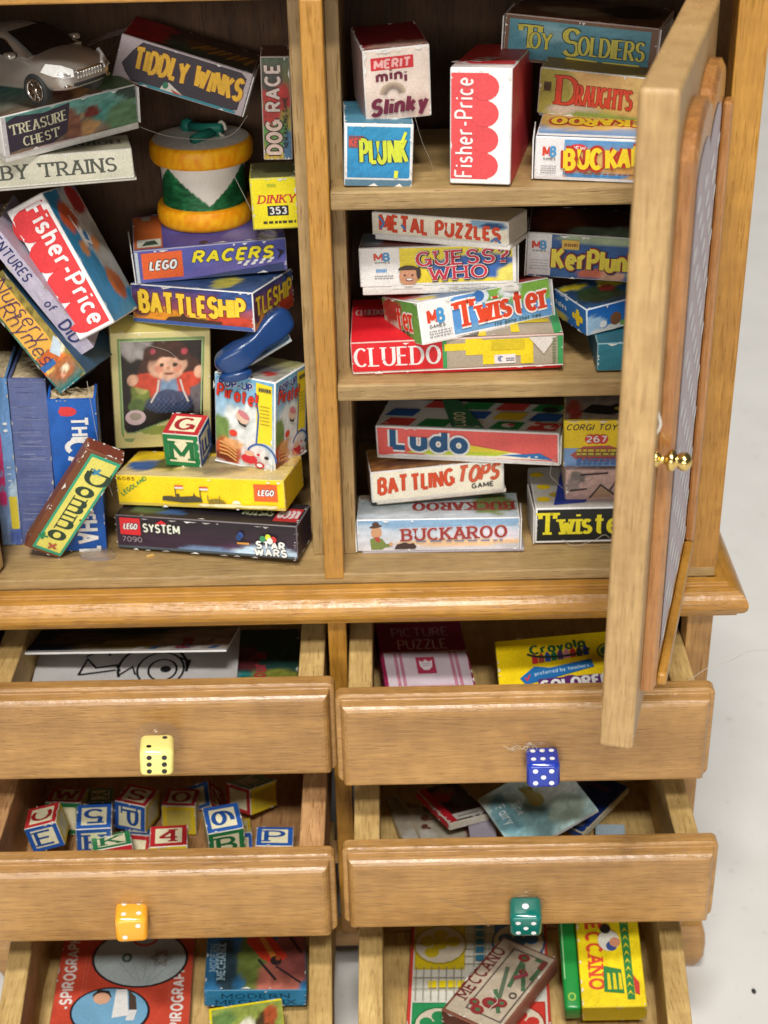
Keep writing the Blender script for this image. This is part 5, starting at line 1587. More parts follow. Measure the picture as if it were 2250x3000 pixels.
def p(f):
    f.pic(tre(75), nx=36, ny=14)
    f.rect(0, 0, .03, 1, hx('#c9c3c6'))
    f.poly([(.03, .06), (.03, .86), (.10, .97), (.30, .88), (.50, .98), (.48, .60), (.46, .22), (.34, .04), (.12, .10)], hx('#3a3340'))
    f.text('TREASURE', .26, .54, .25, 'serif', hx('#d6d2b4'), fit=.41, align='c', bend=.1, wk=1.25, rot=2)
    f.text('CHEST', .27, .18, .23, 'serif', hx('#d6d2b4'), fit=.26, align='c', bend=.1, wk=1.25, rot=2)
    f.poly([(.12, .02), (.34, .05), (.60, .03), (.55, 0), (.1, 0)], hx('#bfa7a4'))
card_box('treasure', 'game_box', 'green box with a dark scroll label and painted figures, carrying the silver car', 'game box', G_SHELF, {'F': p, 'T': lambda f: f.pic(tre(77), nx=30, ny=16), 'R': fill(hx('#5a6a60'))}, flap='R', tray=(.08, .005, .015, hx('#d9d6d0')))
def p(f):
    f.rect(0, 0, 1, 1, hx('#b9acb0'))
    f.poly([(.04, .38), (.10, .72), (.16, .97), (.92, .97), (.97, .86), (.96, .10), (.90, .03), (.14, .03), (.08, .2)], hx('#352b35'))
    f.rect(.2, .0, .95, .06, hx('#2f8a9a'))
    f.text('TIDDLY WINKS', .54, .34, .46, 'bold', hx('#efba2c'), out=(hx('#7a3a24'), .04), fit=.82, align='c', jit=.075, wk=1.22)
    f.poly([(.36, .05), (.38, .22), (.42, .25), (.46, .18), (.54, .05)], hx('#d9d5c8'))
    f.ell(.395, .17, .07, .08, hx('#2f7a5a'))
    f.poly([(.44, .12), (.54, .05), (.47, .04)], hx('#b9402f'))
def p2(f):
    f.pic(blobpic((hx('#3c4640'), hx('#4a2420')), [(.12, .5, .22, .7, hx('#a8282c')), (.5, .3, .2, .2, hx('#4a5a4a')), (.7, .5, .3, .2, hx('#6a4a24'))], .3, 8, 80), nx=30, ny=18)
    for i in range(7):
        f.line([(.5 + i * .07, .25 + (i % 2) * .1), (.62 + i * .06, .62)], .022, hx('#b98a34'), raw=True, dk=.0002 * (i % 3))
td = card_box('tiddly', 'game_box', 'steeply tilted dark purple box with jumpy amber letters and an open end flap', 'game box', G_SHELF, {'F': p, 'T': p2}, base=hx('#b5a9ac'), flap='R')
_, w, h, d = place('tiddly')
b = MB()
b.loft([[Vector((-w / 2 - t * .40, y, h - .02 - t * .34 + (.04 if t else 0))) for y in (.02, .5, .52, .04)] for t in (0, .5, 1)], hx('#b5a9ac'), smooth=False)
b.loft([[Vector((-w / 2 - .004 - t * .16, y, h - .03 - t * .46)) for y in (.0, .10, .11, .01)] for t in (0, .5, 1)], hx('#a99da4'), smooth=False)
b.build('end_flap', CARD, td)
def p(f):
    f.pic(blobpic((hx('#c8a83a'), hx('#4a5a4a')), [(.4, .25, .6, .18, hx('#5f9a4a')), (.2, .45, .5, .1, hx('#b83a34')), (.5, .62, .6, .14, hx('#b5332c')), (.3, .8, .4, .12, hx('#4a4a42')), (.9, .1, .2, .2, hx('#4f7a9a'))], .25, 6, 82), nx=12, ny=30)
    f.text('DOG', .62, .06, .13, 'fat', hx('#e2c9b8'), out=(hx('#4a2a24'), .10), rot=90, sx=.85)
    f.text('RACE', .62, .49, .13, 'bold', hx('#dcc9c0'), out=(hx('#4a2a24'), .06), rot=90, sx=.95)
    f.text('NEW RACING GAME', .88, .12, .04, 'bold', hx('#2a2a20'), rot=90, sx=.9)
card_box('dograce', 'game_box', 'narrow upright multicoloured box standing on the yellow number box by the divider', 'game box', G_SHELF, {'F': p, 'T': fill(hx('#6a4a40')), 'R': fill(hx('#a02f34'))}, base=hx('#c9bcb4'))
def p(f):
    f.rect(.02, .02, .985, .985, hx('#f2e21a'))
    f.text('DINKY', .54, .52, .15, 'heavy', hx('#c9322c'), slant=.25, fit=.80, align='c', wk=.95)
    f.rect(.33, .26, .80, .46, (.02, .02, .02))
    f.text('353', .565, .30, .125, 'bold', WHITE, fit=.36, align='c')
    f.scribble(.22, .10, .95, .16, hx('#3a3a1a'), 1, .016)
    f.line([(.35, .88), (.55, .87)], .016, hx('#b9c02a'))
card_box('dinky', 'toy_car_box', 'small acid yellow box with a black number patch, tucked beside the divider', 'toy box', G_SHELF, {'F': p, 'T': fill(hx('#7a7a50')), 'L': fill(hx('#c9b81a'))}, base=hx('#d8cf4a'))

# ---- letter blocks
def block(key, label, group, spec, name='letter_block', parent=None):
    """spec: face -> (frame colour, ground, letter, letter rotation in quarter turns, letter colour)"""
    M, w, h, d = place(key)
    b = MB()
    b.bevbox(-w / 2, w / 2, 0, d, 0, h, .02, hx('#cfcabd'), seg=2)
    fs = faces(b, w, h, d, len(key) * 13 + ord(key[-1]))
    full = dict(F=('#2a8a5a', None, '', 0), T=('#c9323a', None, '', 0), R=('#e5c92a', None, '', 0), L=('#2f62ad', None, '', 0))
    full.update(spec)
    for k, sp in full.items():
        f = fs[k]
        f.k = .002
        c = hx(sp[0])
        f.rect(.02, .02, .98, .98, c)
        f.rect(.15, .15, .85, .85, hx('#e3dcb8') if sp[1] is None else hx(sp[1]))
        if sp[2]:
            q = sp[3] * 90
            dx, dy = {0: (0, -1), 90: (1, 0), 180: (0, 1), 270: (-1, 0)}[q]
            hh = .52
            f.text(sp[2], .5 + dx * hh / 2, .5 + dy * hh / 2, hh, 'heavy', mix(c, (0, 0, 0), .25), rot=q, align='c', fit=.45 * (1.25 if sp[2] in 'MW' else 1))
        f.wear(6, hx('#dcd8ce'), .03)
    o = b.build(name, CARD, None, M)
    tag(o, label, 'letter block', group)
    return o


RD, BL, GR, YE = '#b5262c', '#2456a4', '#1f7a44', '#e2c62c'
block('block', 'letter block with red G on top and green M in front, on the yellow box', 'letter blocks', {'F': (GR, None, 'M', 0), 'T': (RD, None, 'G', 0), 'R': (BL, None, 'E', 1), 'L': (YE, None, 'B', 0)})
GB = 'letter blocks'
block('bC', 'letter block with a red C on top at the left end of the drawer', GB, {'T': (RD, None, 'C', 1), 'F': (BL, None, 'E', 0), 'R': (YE, None, '', 0), 'L': (GR, None, 'A', 0)})
block('b5', 'letter block with a blue 5 lying on its top', GB, {'T': (BL, None, '5', 2), 'F': (BL, None, 'H', 0), 'R': (RD, None, 'D', 0)})
block('bK', 'letter block with a green K half hidden behind the drawer front', GB, {'T': (GR, None, 'K', 0), 'F': (RD, None, 'L', 0), 'R': (BL, None, '', 0)})
block('b4', 'letter block with a red 4 close behind the drawer front', GB, {'T': (RD, None, '4', 0), 'F': (YE, None, 'V', 0), 'R': (GR, None, '', 0)})
block('bS', 'letter block with a red S on top and a blue P on its front', GB, {'T': (RD, None, 'S', 0), 'F': (BL, None, 'P', 3), 'R': (YE, None, '', 0)})
block('bO', 'letter block with a red O on top and a worn yellow front', GB, {'T': (RD, None, 'O', 0), 'F': (YE, '#cdbb5a', '', 0), 'R': (YE, None, '', 0)})
block('b6', 'letter block with a blue 6 lying on its top', GB, {'T': (BL, None, '6', 3), 'F': (GR, None, 'B', 0), 'L': (YE, None, '', 0), 'R': (GR, None, '', 0)})
block('bP', 'letter block with a blue P at the right end of the drawer', GB, {'T': (BL, None, 'P', 0), 'F': (RD, None, 'T', 0), 'L': (YE, None, '', 0)})
block('bW', 'letter block with a red W, at the back left of the drawer', GB, {'T': (RD, None, 'W', 0), 'F': (GR, None, '', 0)})
block('bL', 'letter block with dark green L and yellow side, back right of the drawer', GB, {'T': (GR, '#b5b08c', 'L', 1), 'F': (YE, '#d4bd3a', '', 0), 'L': (RD, None, '', 0)})
block('bY', 'letter block tipped on its corner in deep shade at the back of the drawer', GB, {'T': (RD, None, 'N', 0), 'F': (RD, None, '', 0)})
block('bZ', 'letter block with a shaded yellow top between the blocks with 6 and P', GB, {'T': (YE, None, 'F', 1), 'F': (BL, None, '', 0)})
block('bV', 'letter block with a shaded blue R on top, behind the block with the red 4', GB, {'T': (BL, None, 'R', 3), 'F': (RD, None, '', 0)})
block('bX', 'letter block in deep shade behind the block with the blue 5', GB, {'T': (GR, None, 'X', 1), 'F': (BL, None, '', 0)})

# ---- books
G_BOOK = 'miniature books in the tall compartment'


def book(key, label, group, spine, top=None, right=None, pages=hx('#b59f74'), base=(.2, .25, .4), front_lab=None, name='book', torn=False):
    M, w, h, d = place(key)
    b = MB()
    t = .03
    b.box(-w / 2, -w / 2 + t, 0, d, 0, h, base)
    b.box(w / 2 - t, w / 2, 0, d, 0, h, base)
    b.box(-w / 2 + t, w / 2 - t, 0, t, 0, h, base)
    fs = faces(b, w, h, d, len(key))
    if spine:
        spine(fs['F'])
    if right:
        right(fs['R'])
    fs['F'].wear(16, hx('#b9b4aa'), .03)
    o = b.build(name, CARD, None, M)
    tag(o, label, 'book', group)
    # pages: a soft block with a rough torn head
    r = random.Random(len(key) + 3)
    pb = MB()
    nx, ny = 10, 16
    vs, fc = [], []
    for j in range(ny + 1):
        for i in range(nx + 1):
            vs.append((-w / 2 + t + .004 + (w - 2 * t - .008) * i / nx, t + .004 + (d - t - .04) * j / ny, h - .05 + (r.uniform(-.05, .05) if torn else r.uniform(-.012, .012)) + (.03 if torn and j < 3 else 0)))
    for j in range(ny):
        for i in range(nx):
            fc.append((j * (nx + 1) + i, j * (nx + 1) + i + 1, (j + 1) * (nx + 1) + i + 1, (j + 1) * (nx + 1) + i))
    pb.add(vs, fc, [mix(pages, (.75, .66, .48), r.random() * .6) for _ in vs])
    pb.box(-w / 2 + t + .004, w / 2 - t - .004, t + .004, d - .036, .02, h - .12, pages)
    pb.build('pages', PAPER, o)
    return o


def p(f):
    f.pic(blobpic((hx('#55608f'), hx('#606a96')), [], .10, 9, 90), nx=10, ny=60)
    for i in range(90):
        y = f.r.random()
        f.line([(f.r.uniform(0, .4), y), (f.r.uniform(.5, 1), y + f.r.uniform(-.004, .004))], .006, mix(hx('#4a5484'), hx('#8189a8'), f.r.random()), raw=True, dk=.0001 * (i % 8))
book('book_navy', 'thick grey blue book with a plain linen spine, middle of three standing books', G_BOOK, p, base=hx('#566092'))
def p(f):
    f.pic(blobpic((hx('#7d93b8'), hx('#5f8fc4')), [(.9, .3, .3, .1, hx('#a9bfd0')), (.8, .05, .4, .06, hx('#4a5fa0'))], .25, 9, 91), nx=8, ny=40)
    f.rect(.55, .10, .95, .30, hx('#d8c43a'))
    for i, (y0, y1) in enumerate(((.25, .34), (.37, .43), (.45, .52), (.58, .68), (.50, .56))):
        f.rect(.10, y0, .45, y1, hx('#c02f6a'), ragged=.02)
    f.scribble(.6, .34, .8, .50, hx('#c9d6e0'), 4, .012)
    for y in (.74, .70):
        f.ell(.72, y, .012, .009, hx('#d9dee2'))
book('book_blue', 'slim light blue book with pink and yellow spine beside the left door', G_BOOK, p, base=hx('#5f86b4'))
def p(f):
    f.rect(0, 0, 1, 1, hx('#1d58ac'))
    f.pic(blobpic((hx('#1c56a8'), hx('#205cb0')), [], .12, 8, 93), nx=10, ny=30)
    f.ell(.40, .925, .05, .03, hx('#d23a3c')); f.rect(.25, .90, .42, .955, hx('#d23a3c'), ragged=.004)
    f.text('THE', .46, .885, .085, 'bold', WHITE, rot=-90, sx=.75)
    f.text('CAT', .34, .74, .13, 'bold', WHITE, rot=-90, sx=.85)
    f.text('IN THE', .46, .50, .085, 'bold', WHITE, rot=-90, sx=.75)
    f.text('HAT', .40, .20, .115, 'bold', WHITE, rot=-90, sx=.72)
def p2(f):
    f.rect(0, 0, 1, 1, hx('#184a92'))
    f.poly([(.05, .60), (.25, .86), (.35, .84), (.3, .6), (.2, .5)], hx('#a83a40'))
    f.line([(.12, .60), (.3, .82)], .03, hx('#d0c9c6'))
    f.line([(.2, .52), (.42, .7)], .03, hx('#d0c9c6'))
    f.line([(.3, .90), (.5, .97)], .025, hx('#a9bcd4'))
book('book_cat', 'bright blue book with white spine lettering and torn cream pages', G_BOOK, p, right=p2, base=hx('#1d58ac'), torn=True)
def p(f):
    f.rect(0, 0, 1, 1, hx('#b3acbe'))
    f.pic(blobpic((hx('#b0a8ba'), hx('#bab3c6')), [], .14, 9, 95), nx=6, ny=40)
    f.text('ENTURES', .25, .94, .066, 'bold', hx('#2a2f62'), rot=-90, sx=.80, wk=.75)
    f.text('of', .30, .42, .06, 'sans', hx('#2a2f62'), rot=-90, sx=1.0)
    f.text('DID', .18, .25, .080, 'bold', hx('#2a2f62'), rot=-90, sx=.95, wk=.8)
book('book_adv', 'leaning lavender book with navy capitals along its spine', G_BOOK, p, base=hx('#a9a2b4'), torn=True)
def p(f):
    f.pic(blobpic((hx('#2f6f74'), hx('#6a7a3a')), [(.9, .5, .2, .5, hx('#8a7a3a')), (.3, .2, .5, .06, hx('#c9682f')), (.9, .3, .2, .06, hx('#d8d0b4'))], .5, 12, 97), nx=12, ny=44)
    f.rect(.06, .32, .80, 1, hx('#e0aa4a'), ragged=.01)
    f.rect(.08, .25, .80, .32, hx('#c4622a'), ragged=.01)
    f.poly([(.55, .3), (.95, .38), (.98, .3), (.7, .22)], hx('#b9c9d4'))
    f.rect(.02, .20, .5, .25, hx('#2f62a0'))
    f.pic(blobpic((hx('#2f6a64'), hx('#b5682f')), [(.5, .5, .3, .3, hx('#9a5a34')), (.6, .62, .12, .14, hx('#e0cfae')), (.15, .9, .15, .1, hx('#e6c06a')), (.4, .45, .1, .1, hx('#d09a80'))], .3, 7, 98), .06, .02, .96, .20, 10, 10)
    f.text('Nursery', .46, .97, .13, 'sans', hx('#4a2f5a'), rot=-90, sx=.95, slant=.25, wk=.5)
    f.text('Rhymes', .14, .80, .13, 'sans', hx('#4a2f5a'), rot=-90, sx=.95, slant=.25, wk=.5)
book('book_rhymes', 'leaning book with an orange script panel and a small animal picture on its spine', G_BOOK, p, base=hx('#2f4f6a'), torn=True)

# ------------------------------------------------------------------ things in the drawers
def p2(f):
    f.rect(0, 0, 1, 1, hx('#8e1e46'))
    f.text('PICTURE', .50, .82, .105, 'sans', hx('#c9a9b0'), fit=.66, align='c', wk=.7)
    f.text('PUZZLE', .50, .655, .115, 'sans', hx('#dcc9cc'), fit=.56, align='c', wk=.8)
    f.rect(.03, .0, .985, .62, hx('#c6b6be'), ragged=.004)
    for x in (.14, .20, .78, .84):
        f.rect(x, 0, x + .035, .60, hx('#a84a68'))
    for i in range(26):
        for x in (.14, .20, .78, .84):
            f.line([(x + .004, .02 + i * .022), (x + .03, .028 + i * .022)], .005, hx('#dcc9cf'), raw=True)
    f.up()
    f.rect(.385, .34, .60, .54, hx('#a83250'))
    f.poly([(.42, .50), (.46, .48), (.49, .51), (.53, .48), (.57, .50), (.56, .42), (.52, .38), (.46, .38), (.42, .43)], hx('#dccdd2'))
    f.scribble(.45, .42, .54, .47, hx('#7a4a5c'), 2, .006)
    f.rect(.2, .0, .78, .2, hx('#c9a4b4'))
card_box('puzzle', 'puzzle_box', 'maroon and white picture puzzle box lying in a right hand drawer', 'puzzle box', G_DRAW, {'T': p2, 'F': fill(hx('#8e1e46')), 'L': fill(hx('#7a1a3c'))}, base=hx('#8a2a4a'))
def p2(f):
    f.rect(0, 0, 1, 1, hx('#f0cf0e'))
    f.text('Crayola', .48, .78, .12, 'bold', hx('#20603a'), fit=.42, align='c', rot=5, wk=1.1)
    for i, c in enumerate(('#c92f3a', '#a9483a', '#2f4fa0', '#2a7a4a', '#5a3a7a', '#d98aa0', '#c9302f', '#3a3a3a', '#2f3f8a')):
        x = .27 + i * .05
        f.poly([(x, .60 + i * .008), (x + .045, .605 + i * .008), (x + .045, .70 + i * .008), (x + .022, .76 + i * .008), (x, .70 + i * .008)], hx(c), raw=True, dk=.0001 * i)
    f.up()
    f.line(arc(.48, .80, .26, .12, -20, -160, 10), .02, (.02, .04, .03))
    f.ell(.86, .70, .12, .12, hx('#2f6a4a')); f.ell(.86, .70, .10, .10, hx('#d9c41a')); f.ell(.86, .70, .08, .08, hx('#2f6a4a'))
    f.poly([(.16, .40), (.28, .56), (.40, .52), (.72, .60), (.74, .48), (.40, .36), (.2, .30)], hx('#1f6aa8'))
    f.text('preferred by teachers', .28, .42, .05, 'sans', hx('#b9d4e4'), rot=6, fit=.42)
    f.line([(.20, .40), (.215, .36), (.24, .44)], .012, hx('#c9303a'))
    f.ell(.54, .26, .13, .12, hx('#5a2468')); f.rect(.30, .16, .86, .36, hx('#5a2468'), ragged=.006)
    f.text('COLORED', .58, .20, .13, 'fat', WHITE, fit=.52, align='c', rot=2)
    f.text('PENCILS', .58, .03, .11, 'fat', hx('#5a2468'), fit=.45, align='c', rot=2)
card_box('crayon', 'pencil_box', 'yellow coloured pencil box lying beside the maroon puzzle box', 'pencil box', G_DRAW, {'T': p2, 'F': fill(hx('#d9bb14')), 'L': fill(hx('#caa912'))}, base=hx('#dcc030'))


def sheet_thing(key, name, label, cat, paint, base=WHITE, group=None, curl=0.0, mat=PAPER):
    """a thin sheet or card that bows a little"""
    M, w, h, d = place(key)
    b = MB()
    n = 12
    def zz(y):
        return h + curl * (1 - math.cos((y / d - .5) * math.pi)) if curl else h
    for i in range(n):
        y0, y1 = d * i / n, d * (i + 1) / n
        b.add([(-w / 2, y0, zz(y0)), (w / 2, y0, zz(y0)), (w / 2, y1, zz(y1)), (-w / 2, y1, zz(y1))], [(0, 1, 2, 3)], base)
        b.add([(-w / 2, y0, zz(y0) - h), (w / 2, y0, zz(y0) - h), (w / 2, y1, zz(y1) - h), (-w / 2, y1, zz(y1) - h)], [(3, 2, 1, 0)], base)
    b.add([(-w / 2, 0, zz(0) - h), (w / 2, 0, zz(0) - h), (w / 2, 0, zz(0)), (-w / 2, 0, zz(0))], [(0, 1, 2, 3)], WHITE)
    for s in (-1, 1):
        for i in range(n):
            y0, y1 = d * i / n, d * (i + 1) / n
            b.add([(s * w / 2, y0, zz(y0) - h), (s * w / 2, y1, zz(y1) - h), (s * w / 2, y1, zz(y1)), (s * w / 2, y0, zz(y0))], [(0, 1, 2, 3)], WHITE)
    nb = len(b.v)
    f = faces(b, w, h, d, 5)['T']
    f.k = .002
    if paint:
        paint(f)
    if curl:
        b.v = b.v[:nb] + [(p[0], p[1], p[2] + zz(p[1]) - h) for p in b.v[nb:]]
    o = b.build(name, mat, None, M)
    return tag(o, label, cat, group)


def p2(f):
    f.rect(0, 0, 1, 1, hx('#d6d3d2'))
    f.line(arc(.58, .40, .17, .36, -10, 200, 18), .020, BLK)
    f.line(arc(.62, .38, .115, .26, 0, 360, 20), .016, BLK)
    f.line(arc(.63, .37, .07, .16, 0, 360, 16), .016, BLK)
    f.ell(.645, .38, .05, .05, BLK)
    f.line([(.22, .32), (.25, .56), (.30, .42), (.40, .46), (.42, .36)], .018, BLK)
    f.line([(.22, .32), (.40, .38)], .018, BLK)
    f.line([(.24, .60), (.34, .72), (.36, .60)], .014, BLK)
    f.line([(.70, .55), (.76, .50), (.75, .36)], .018, BLK)
    f.line([(.42, .30), (.48, .42), (.50, .30)], .014, BLK)
sheet_thing('sheet', 'colouring_sheet', 'white colouring sheet with a thick black ring drawing in a left hand drawer', 'paper sheet', p2)
def p2(f):
    f.pic(blobpic((hx('#b9a88c'), hx('#4a4434')), [(.1, .5, .2, .6, hx('#3a4a68')), (.35, .6, .25, .3, hx('#6a5a3a')), (.5, .85, .2, .15, hx('#2a3a34')), (.6, .3, .2, .2, hx('#a8965a')), (.85, .4, .2, .6, hx('#b5a49c'))], .3, 7, 101), nx=34, ny=14)
    for i in range(6):
        f.poly([(.55 + i * .07, .05), (.59 + i * .07, .05), (.62 + i * .07, .18), (.58 + i * .07, .18)], hx('#3f5f8c') if i % 2 else hx('#c9c6c0'), raw=True)
    f.up()
    f.text('Pooh', .82, .10, .16, 'bold', hx('#a8323c'), rot=92, sx=.9)
    f.text('the', .92, .30, .07, 'sans', hx('#44506a'), rot=92)
    f.rect(0, 0, 1, .03, WHITE)
sheet_thing('booklet', 'folded_card', 'folded card with a dark picture and a raised white front edge, above the colouring sheet', 'card', p2, curl=.0)
def p2(f):
    f.pic(blobpic((hx('#2f5a56'), hx('#1f3a30')), [(.15, .15, .2, .2, hx('#8fb4c4')), (.35, .2, .1, .1, hx('#2a8a86')), (.7, .2, .3, .15, hx('#8a8f3a')), (.3, .5, .2, .2, hx('#6a2f34')), (.1, .4, .1, .1, hx('#5a2f2f'))], .35, 8, 103), nx=22, ny=22)
    f.text('colour in', .58, .02, .13, 'bold', hx('#b83a44'), rot=88, sx=.8)
    f.text('in', .84, .10, .12, 'bold', hx('#a83a4a'), rot=88, sx=.8)
card_box('darkbook', 'picture_book', 'dark green picture book with sideways red lettering next to the white sheet', 'book', G_DRAW, {'T': p2, 'F': fill(hx('#2a4a44'))}, base=hx('#3a4a44'))
def p2(f):
    f.pic(blobpic((hx('#c9c2b0'), hx('#8a7458')), [(.2, .15, .2, .15, hx('#d0ccc0')), (.9, .4, .2, .4, hx('#7a3a38'))], .12, 6, 105), nx=26, ny=22)
    for (x, y, s) in ((.25, .75, .1), (.45, .68, .12), (.35, .5, .08), (.58, .85, .07), (.3, .34, .06), (.62, .3, .05)):
        f.ell(x, y, s * .8, s * .5, hx('#6a3a30'), rot=x * 200, n=7)
        f.ell(x + .04, y - .03, s * .4, s * .3, hx('#7f4a3a'), n=6)
    f.line(arc(.66, .42, .13, .13, 0, 360, 14), .022, hx('#6a4a40'))
    f.line(arc(.66, .42, .08, .08, 0, 360, 12), .014, hx('#6a4a40'))
    f.line([(.1, .95), (.2, .6), (.18, .1)], .02, hx('#b5a58c'))
card_box('beige', 'book', 'beige book with a brown leaf pattern lying flat beside the red spined book', 'book', G_DRAW, {'T': p2, 'F': fill(hx('#a99c86'))}, base=hx('#b5a98f'))
def p2(f):
    f.pic(blobpic((hx('#3a1a18'), hx('#241412')), [(.4, .7, .3, .15, hx('#a8302c')), (.7, .5, .2, .2, hx('#4a4034')), (.6, .85, .2, .1, hx('#7a5a2a'))], .3, 7, 107), nx=16, ny=18)
    f.rect(0, 0, .20, 1, hx('#c2202e'))
    f.rect(.2, .03, 1, .19, hx('#cdc9c2'))
    f.scribble(.3, .06, .8, .15, hx('#4a4644'), 1, .012)
card_box('redbook', 'book', 'dark book with a red spine slanting across the beige book', 'book', G_DRAW, {'T': p2, 'F': fill(hx('#d8d0be')), 'L': fill(hx('#b81c2a')), 'R': fill(hx('#d0c8b6'))}, base=hx('#cfc6b4'))
def p2(f):
    f.pic(blobpic((hx('#a5c2c0'), hx('#b4c4be')), [(.55, .55, .14, .16, hx('#b5ae7a')), (.5, .75, .06, .12, hx('#8a8a5a')), (.3, .3, .3, .3, hx('#7fa5a8')), (.15, .6, .12, .3, hx('#6f9aa4')), (.8, .6, .2, .3, hx('#c4ccc6')), (.75, .25, .2, .2, hx('#9fb0a0'))], .22, 9, 109), nx=26, ny=24)
    f.ell(.52, .56, .09, .10, hx('#a89a5a')); f.ell(.50, .70, .06, .06, hx('#a39458')); f.ell(.46, .78, .02, .07, hx('#8f8048'), rot=20); f.ell(.56, .78, .02, .07, hx('#8f8048'), rot=-25)
    f.text('The', .27, .70, .09, 'serif', hx('#d9e4e4'), rot=-90, wk=1.1)
    f.text('Fairy', .10, .74, .10, 'serif', hx('#d9e4e4'), rot=-90, wk=1.1)
sheet_thing('fairy', 'storybook', 'pale blue-green booklet with a small rabbit picture on top of the other books', 'book', p2, base=hx('#c4d0cc'), group=G_DRAW, mat=CARD)
def p2(f):
    f.pic(blobpic((hx('#1f3f8c'), hx('#1a2f74')), [(.3, .55, .3, .25, hx('#7f7f86')), (.75, .1, .15, .06, hx('#c9d0d8')), (.7, .06, .1, .05, hx('#c9442f'))], .2, 6, 111), nx=18, ny=22)
    f.scribble(.55, .75, .85, .85, hx('#9a4a54'), 2, .012)
card_box('bluebook', 'book', 'royal blue book with a grey disc, slanting out from under the pale booklet', 'book', G_DRAW, {'T': p2, 'R': fill(hx('#cfc5a8')), 'F': fill(hx('#2a4a94'))}, base=hx('#cfc5a8'))
card_box('paleblue', 'leaflet', 'little pale blue leaflet showing at the far right of the book drawer', 'leaflet', G_DRAW, {'T': fill(hx('#a9bcc9'))}, base=hx('#b9c6cf'), wear=0)
card_box('lilac', 'leaflet', 'little lilac leaflet under the red spined book', 'leaflet', G_DRAW, {'T': fill(hx('#a9a2b0'))}, base=hx('#b5aeb9'), wear=0)
def p2(f):
    f.rect(0, 0, 1, 1, hx('#c2452f'))
    f.pic(blobpic((hx('#bf4430'), hx('#c44a34')), [], .08, 8, 113), nx=20, ny=22)
    for x in (.08, .90):
        f.text('SPIROGRAPH', x + .045, .40 if x < .5 else .16, .062, 'bold', hx('#dcd6cf'), rot=90, sx=.98)
    f.text('-', .125, .36, .06, 'bold', hx('#dcd6cf'), rot=90)
    for x in (.03, .19, .215, .84):
        f.scribble(x, .4, x + .006, .98, hx('#d9a08c'), 40, .004)
    f.ell(.60, .76, .295, .24, BLK, n=30)
    f.ell(.60, .76, .28, .228, hx('#a5b0b0'), n=30)
    f.line(arc(.62, .92, .09, .055, 0, 360, 20), .022, hx('#b5453a'))
    f.line(arc(.50, .76, .03, .03, 0, 360, 10), .02, hx('#3f5a54'))
    for r_ in (.06, .04):
        f.line([(.76 + r_ * (1 + .25 * math.cos(6 * a / 5)) * math.cos(a / 5), .76 + r_ * (1 + .25 * math.cos(6 * a / 5)) * math.sin(a / 5)) for a in range(32)], .008, hx('#7a6a5c'))
    for k in range(5):
        f.line([(.60 + .02 * k, .55), (.45 + .1 * k, .72)], .005, hx('#8f9aa0'), raw=True, dk=.0001 * k)
    f.up()
    f.ell(.42, .33, .235, .19, BLK, n=30)
    f.ell(.42, .33, .222, .178, hx('#6fa0bf'), n=30)
    f.poly([(.28, .46), (.32, .50), (.40, .49), (.42, .44), (.36, .40), (.29, .42)], hx('#2a2420'))
    f.ell(.35, .43, .05, .045, hx('#c99a7c'))
    f.poly([(.45, .50), (.53, .50), (.56, .30), (.44, .28)], hx('#d9d9d6'))
    f.poly([(.54, .50), (.60, .44), (.62, .32), (.56, .34)], hx('#4a3a30'))
    f.poly([(.56, .34), (.62, .34), (.60, .26), (.54, .26)], hx('#d0d0cf'))
card_box('spiro', 'game_box', 'large orange red drawing set box with two round pictures in the lowest left drawer', 'toy box', G_DRAW, {'T': p2, 'F': fill(hx('#b03f2c')), 'L': fill(hx('#9f3a2a'))}, base=hx('#b5614c'))
def p2(f):
    f.pic(blobpic((hx('#2f6f9c'), hx('#2a5f8a')), [(.2, .4, .1, .5, hx('#2a3f4a')), (.7, .2, .3, .3, hx('#b56a5a')), (.85, .6, .2, .4, hx('#8a4a44')), (.45, .5, .12, .5, hx('#6a7a3a'))], .25, 7, 115), nx=24, ny=18)
    f.poly([(.42, .98), (.62, .98), (.82, .55), (.70, .40), (.55, .52), (.40, .80)], hx('#c93a26'))
    f.poly([(.50, .95), (.56, .95), (.72, .52), (.66, .5)], hx('#d98a3a'))
    f.ell(.70, .48, .07, .08, (.03, .02, .02)); f.ell(.72, .52, .03, .04, hx('#a8502f'))
    f.line([(.52, .5), (.70, .15)], .02, hx('#2a2a30')); f.line([(.70, .38), (.95, .1)], .016, hx('#2a2a30')); f.line([(.84, .9), (.96, .6)], .016, hx('#2a1a1a'))
    f.text('MODERN', .10, .30, .075, 'heavy', hx('#8fb4c9'), rot=90, sx=1.05)
    f.text('MECHANIX', .185, .16, .085, 'heavy', hx('#9fc0d0'), rot=90, sx=1.0)
def p(f):
    f.pic(blobpic((hx('#2a7aa4'), hx('#2f82ac')), [], .14, 6, 116), nx=20, ny=8)
    f.text('MODERN', .50, .52, .28, 'heavy', hx('#123a52'), fit=.66, align='c')
    f.text('MECHANIX', .50, .12, .28, 'heavy', hx('#123a52'), fit=.78, align='c')
card_box('mechanix', 'picture_book', 'blue magazine-like box with a red machine picture in the lowest left drawer', 'book', G_DRAW, {'T': p2, 'F': p}, base=hx('#3a7a9c'))
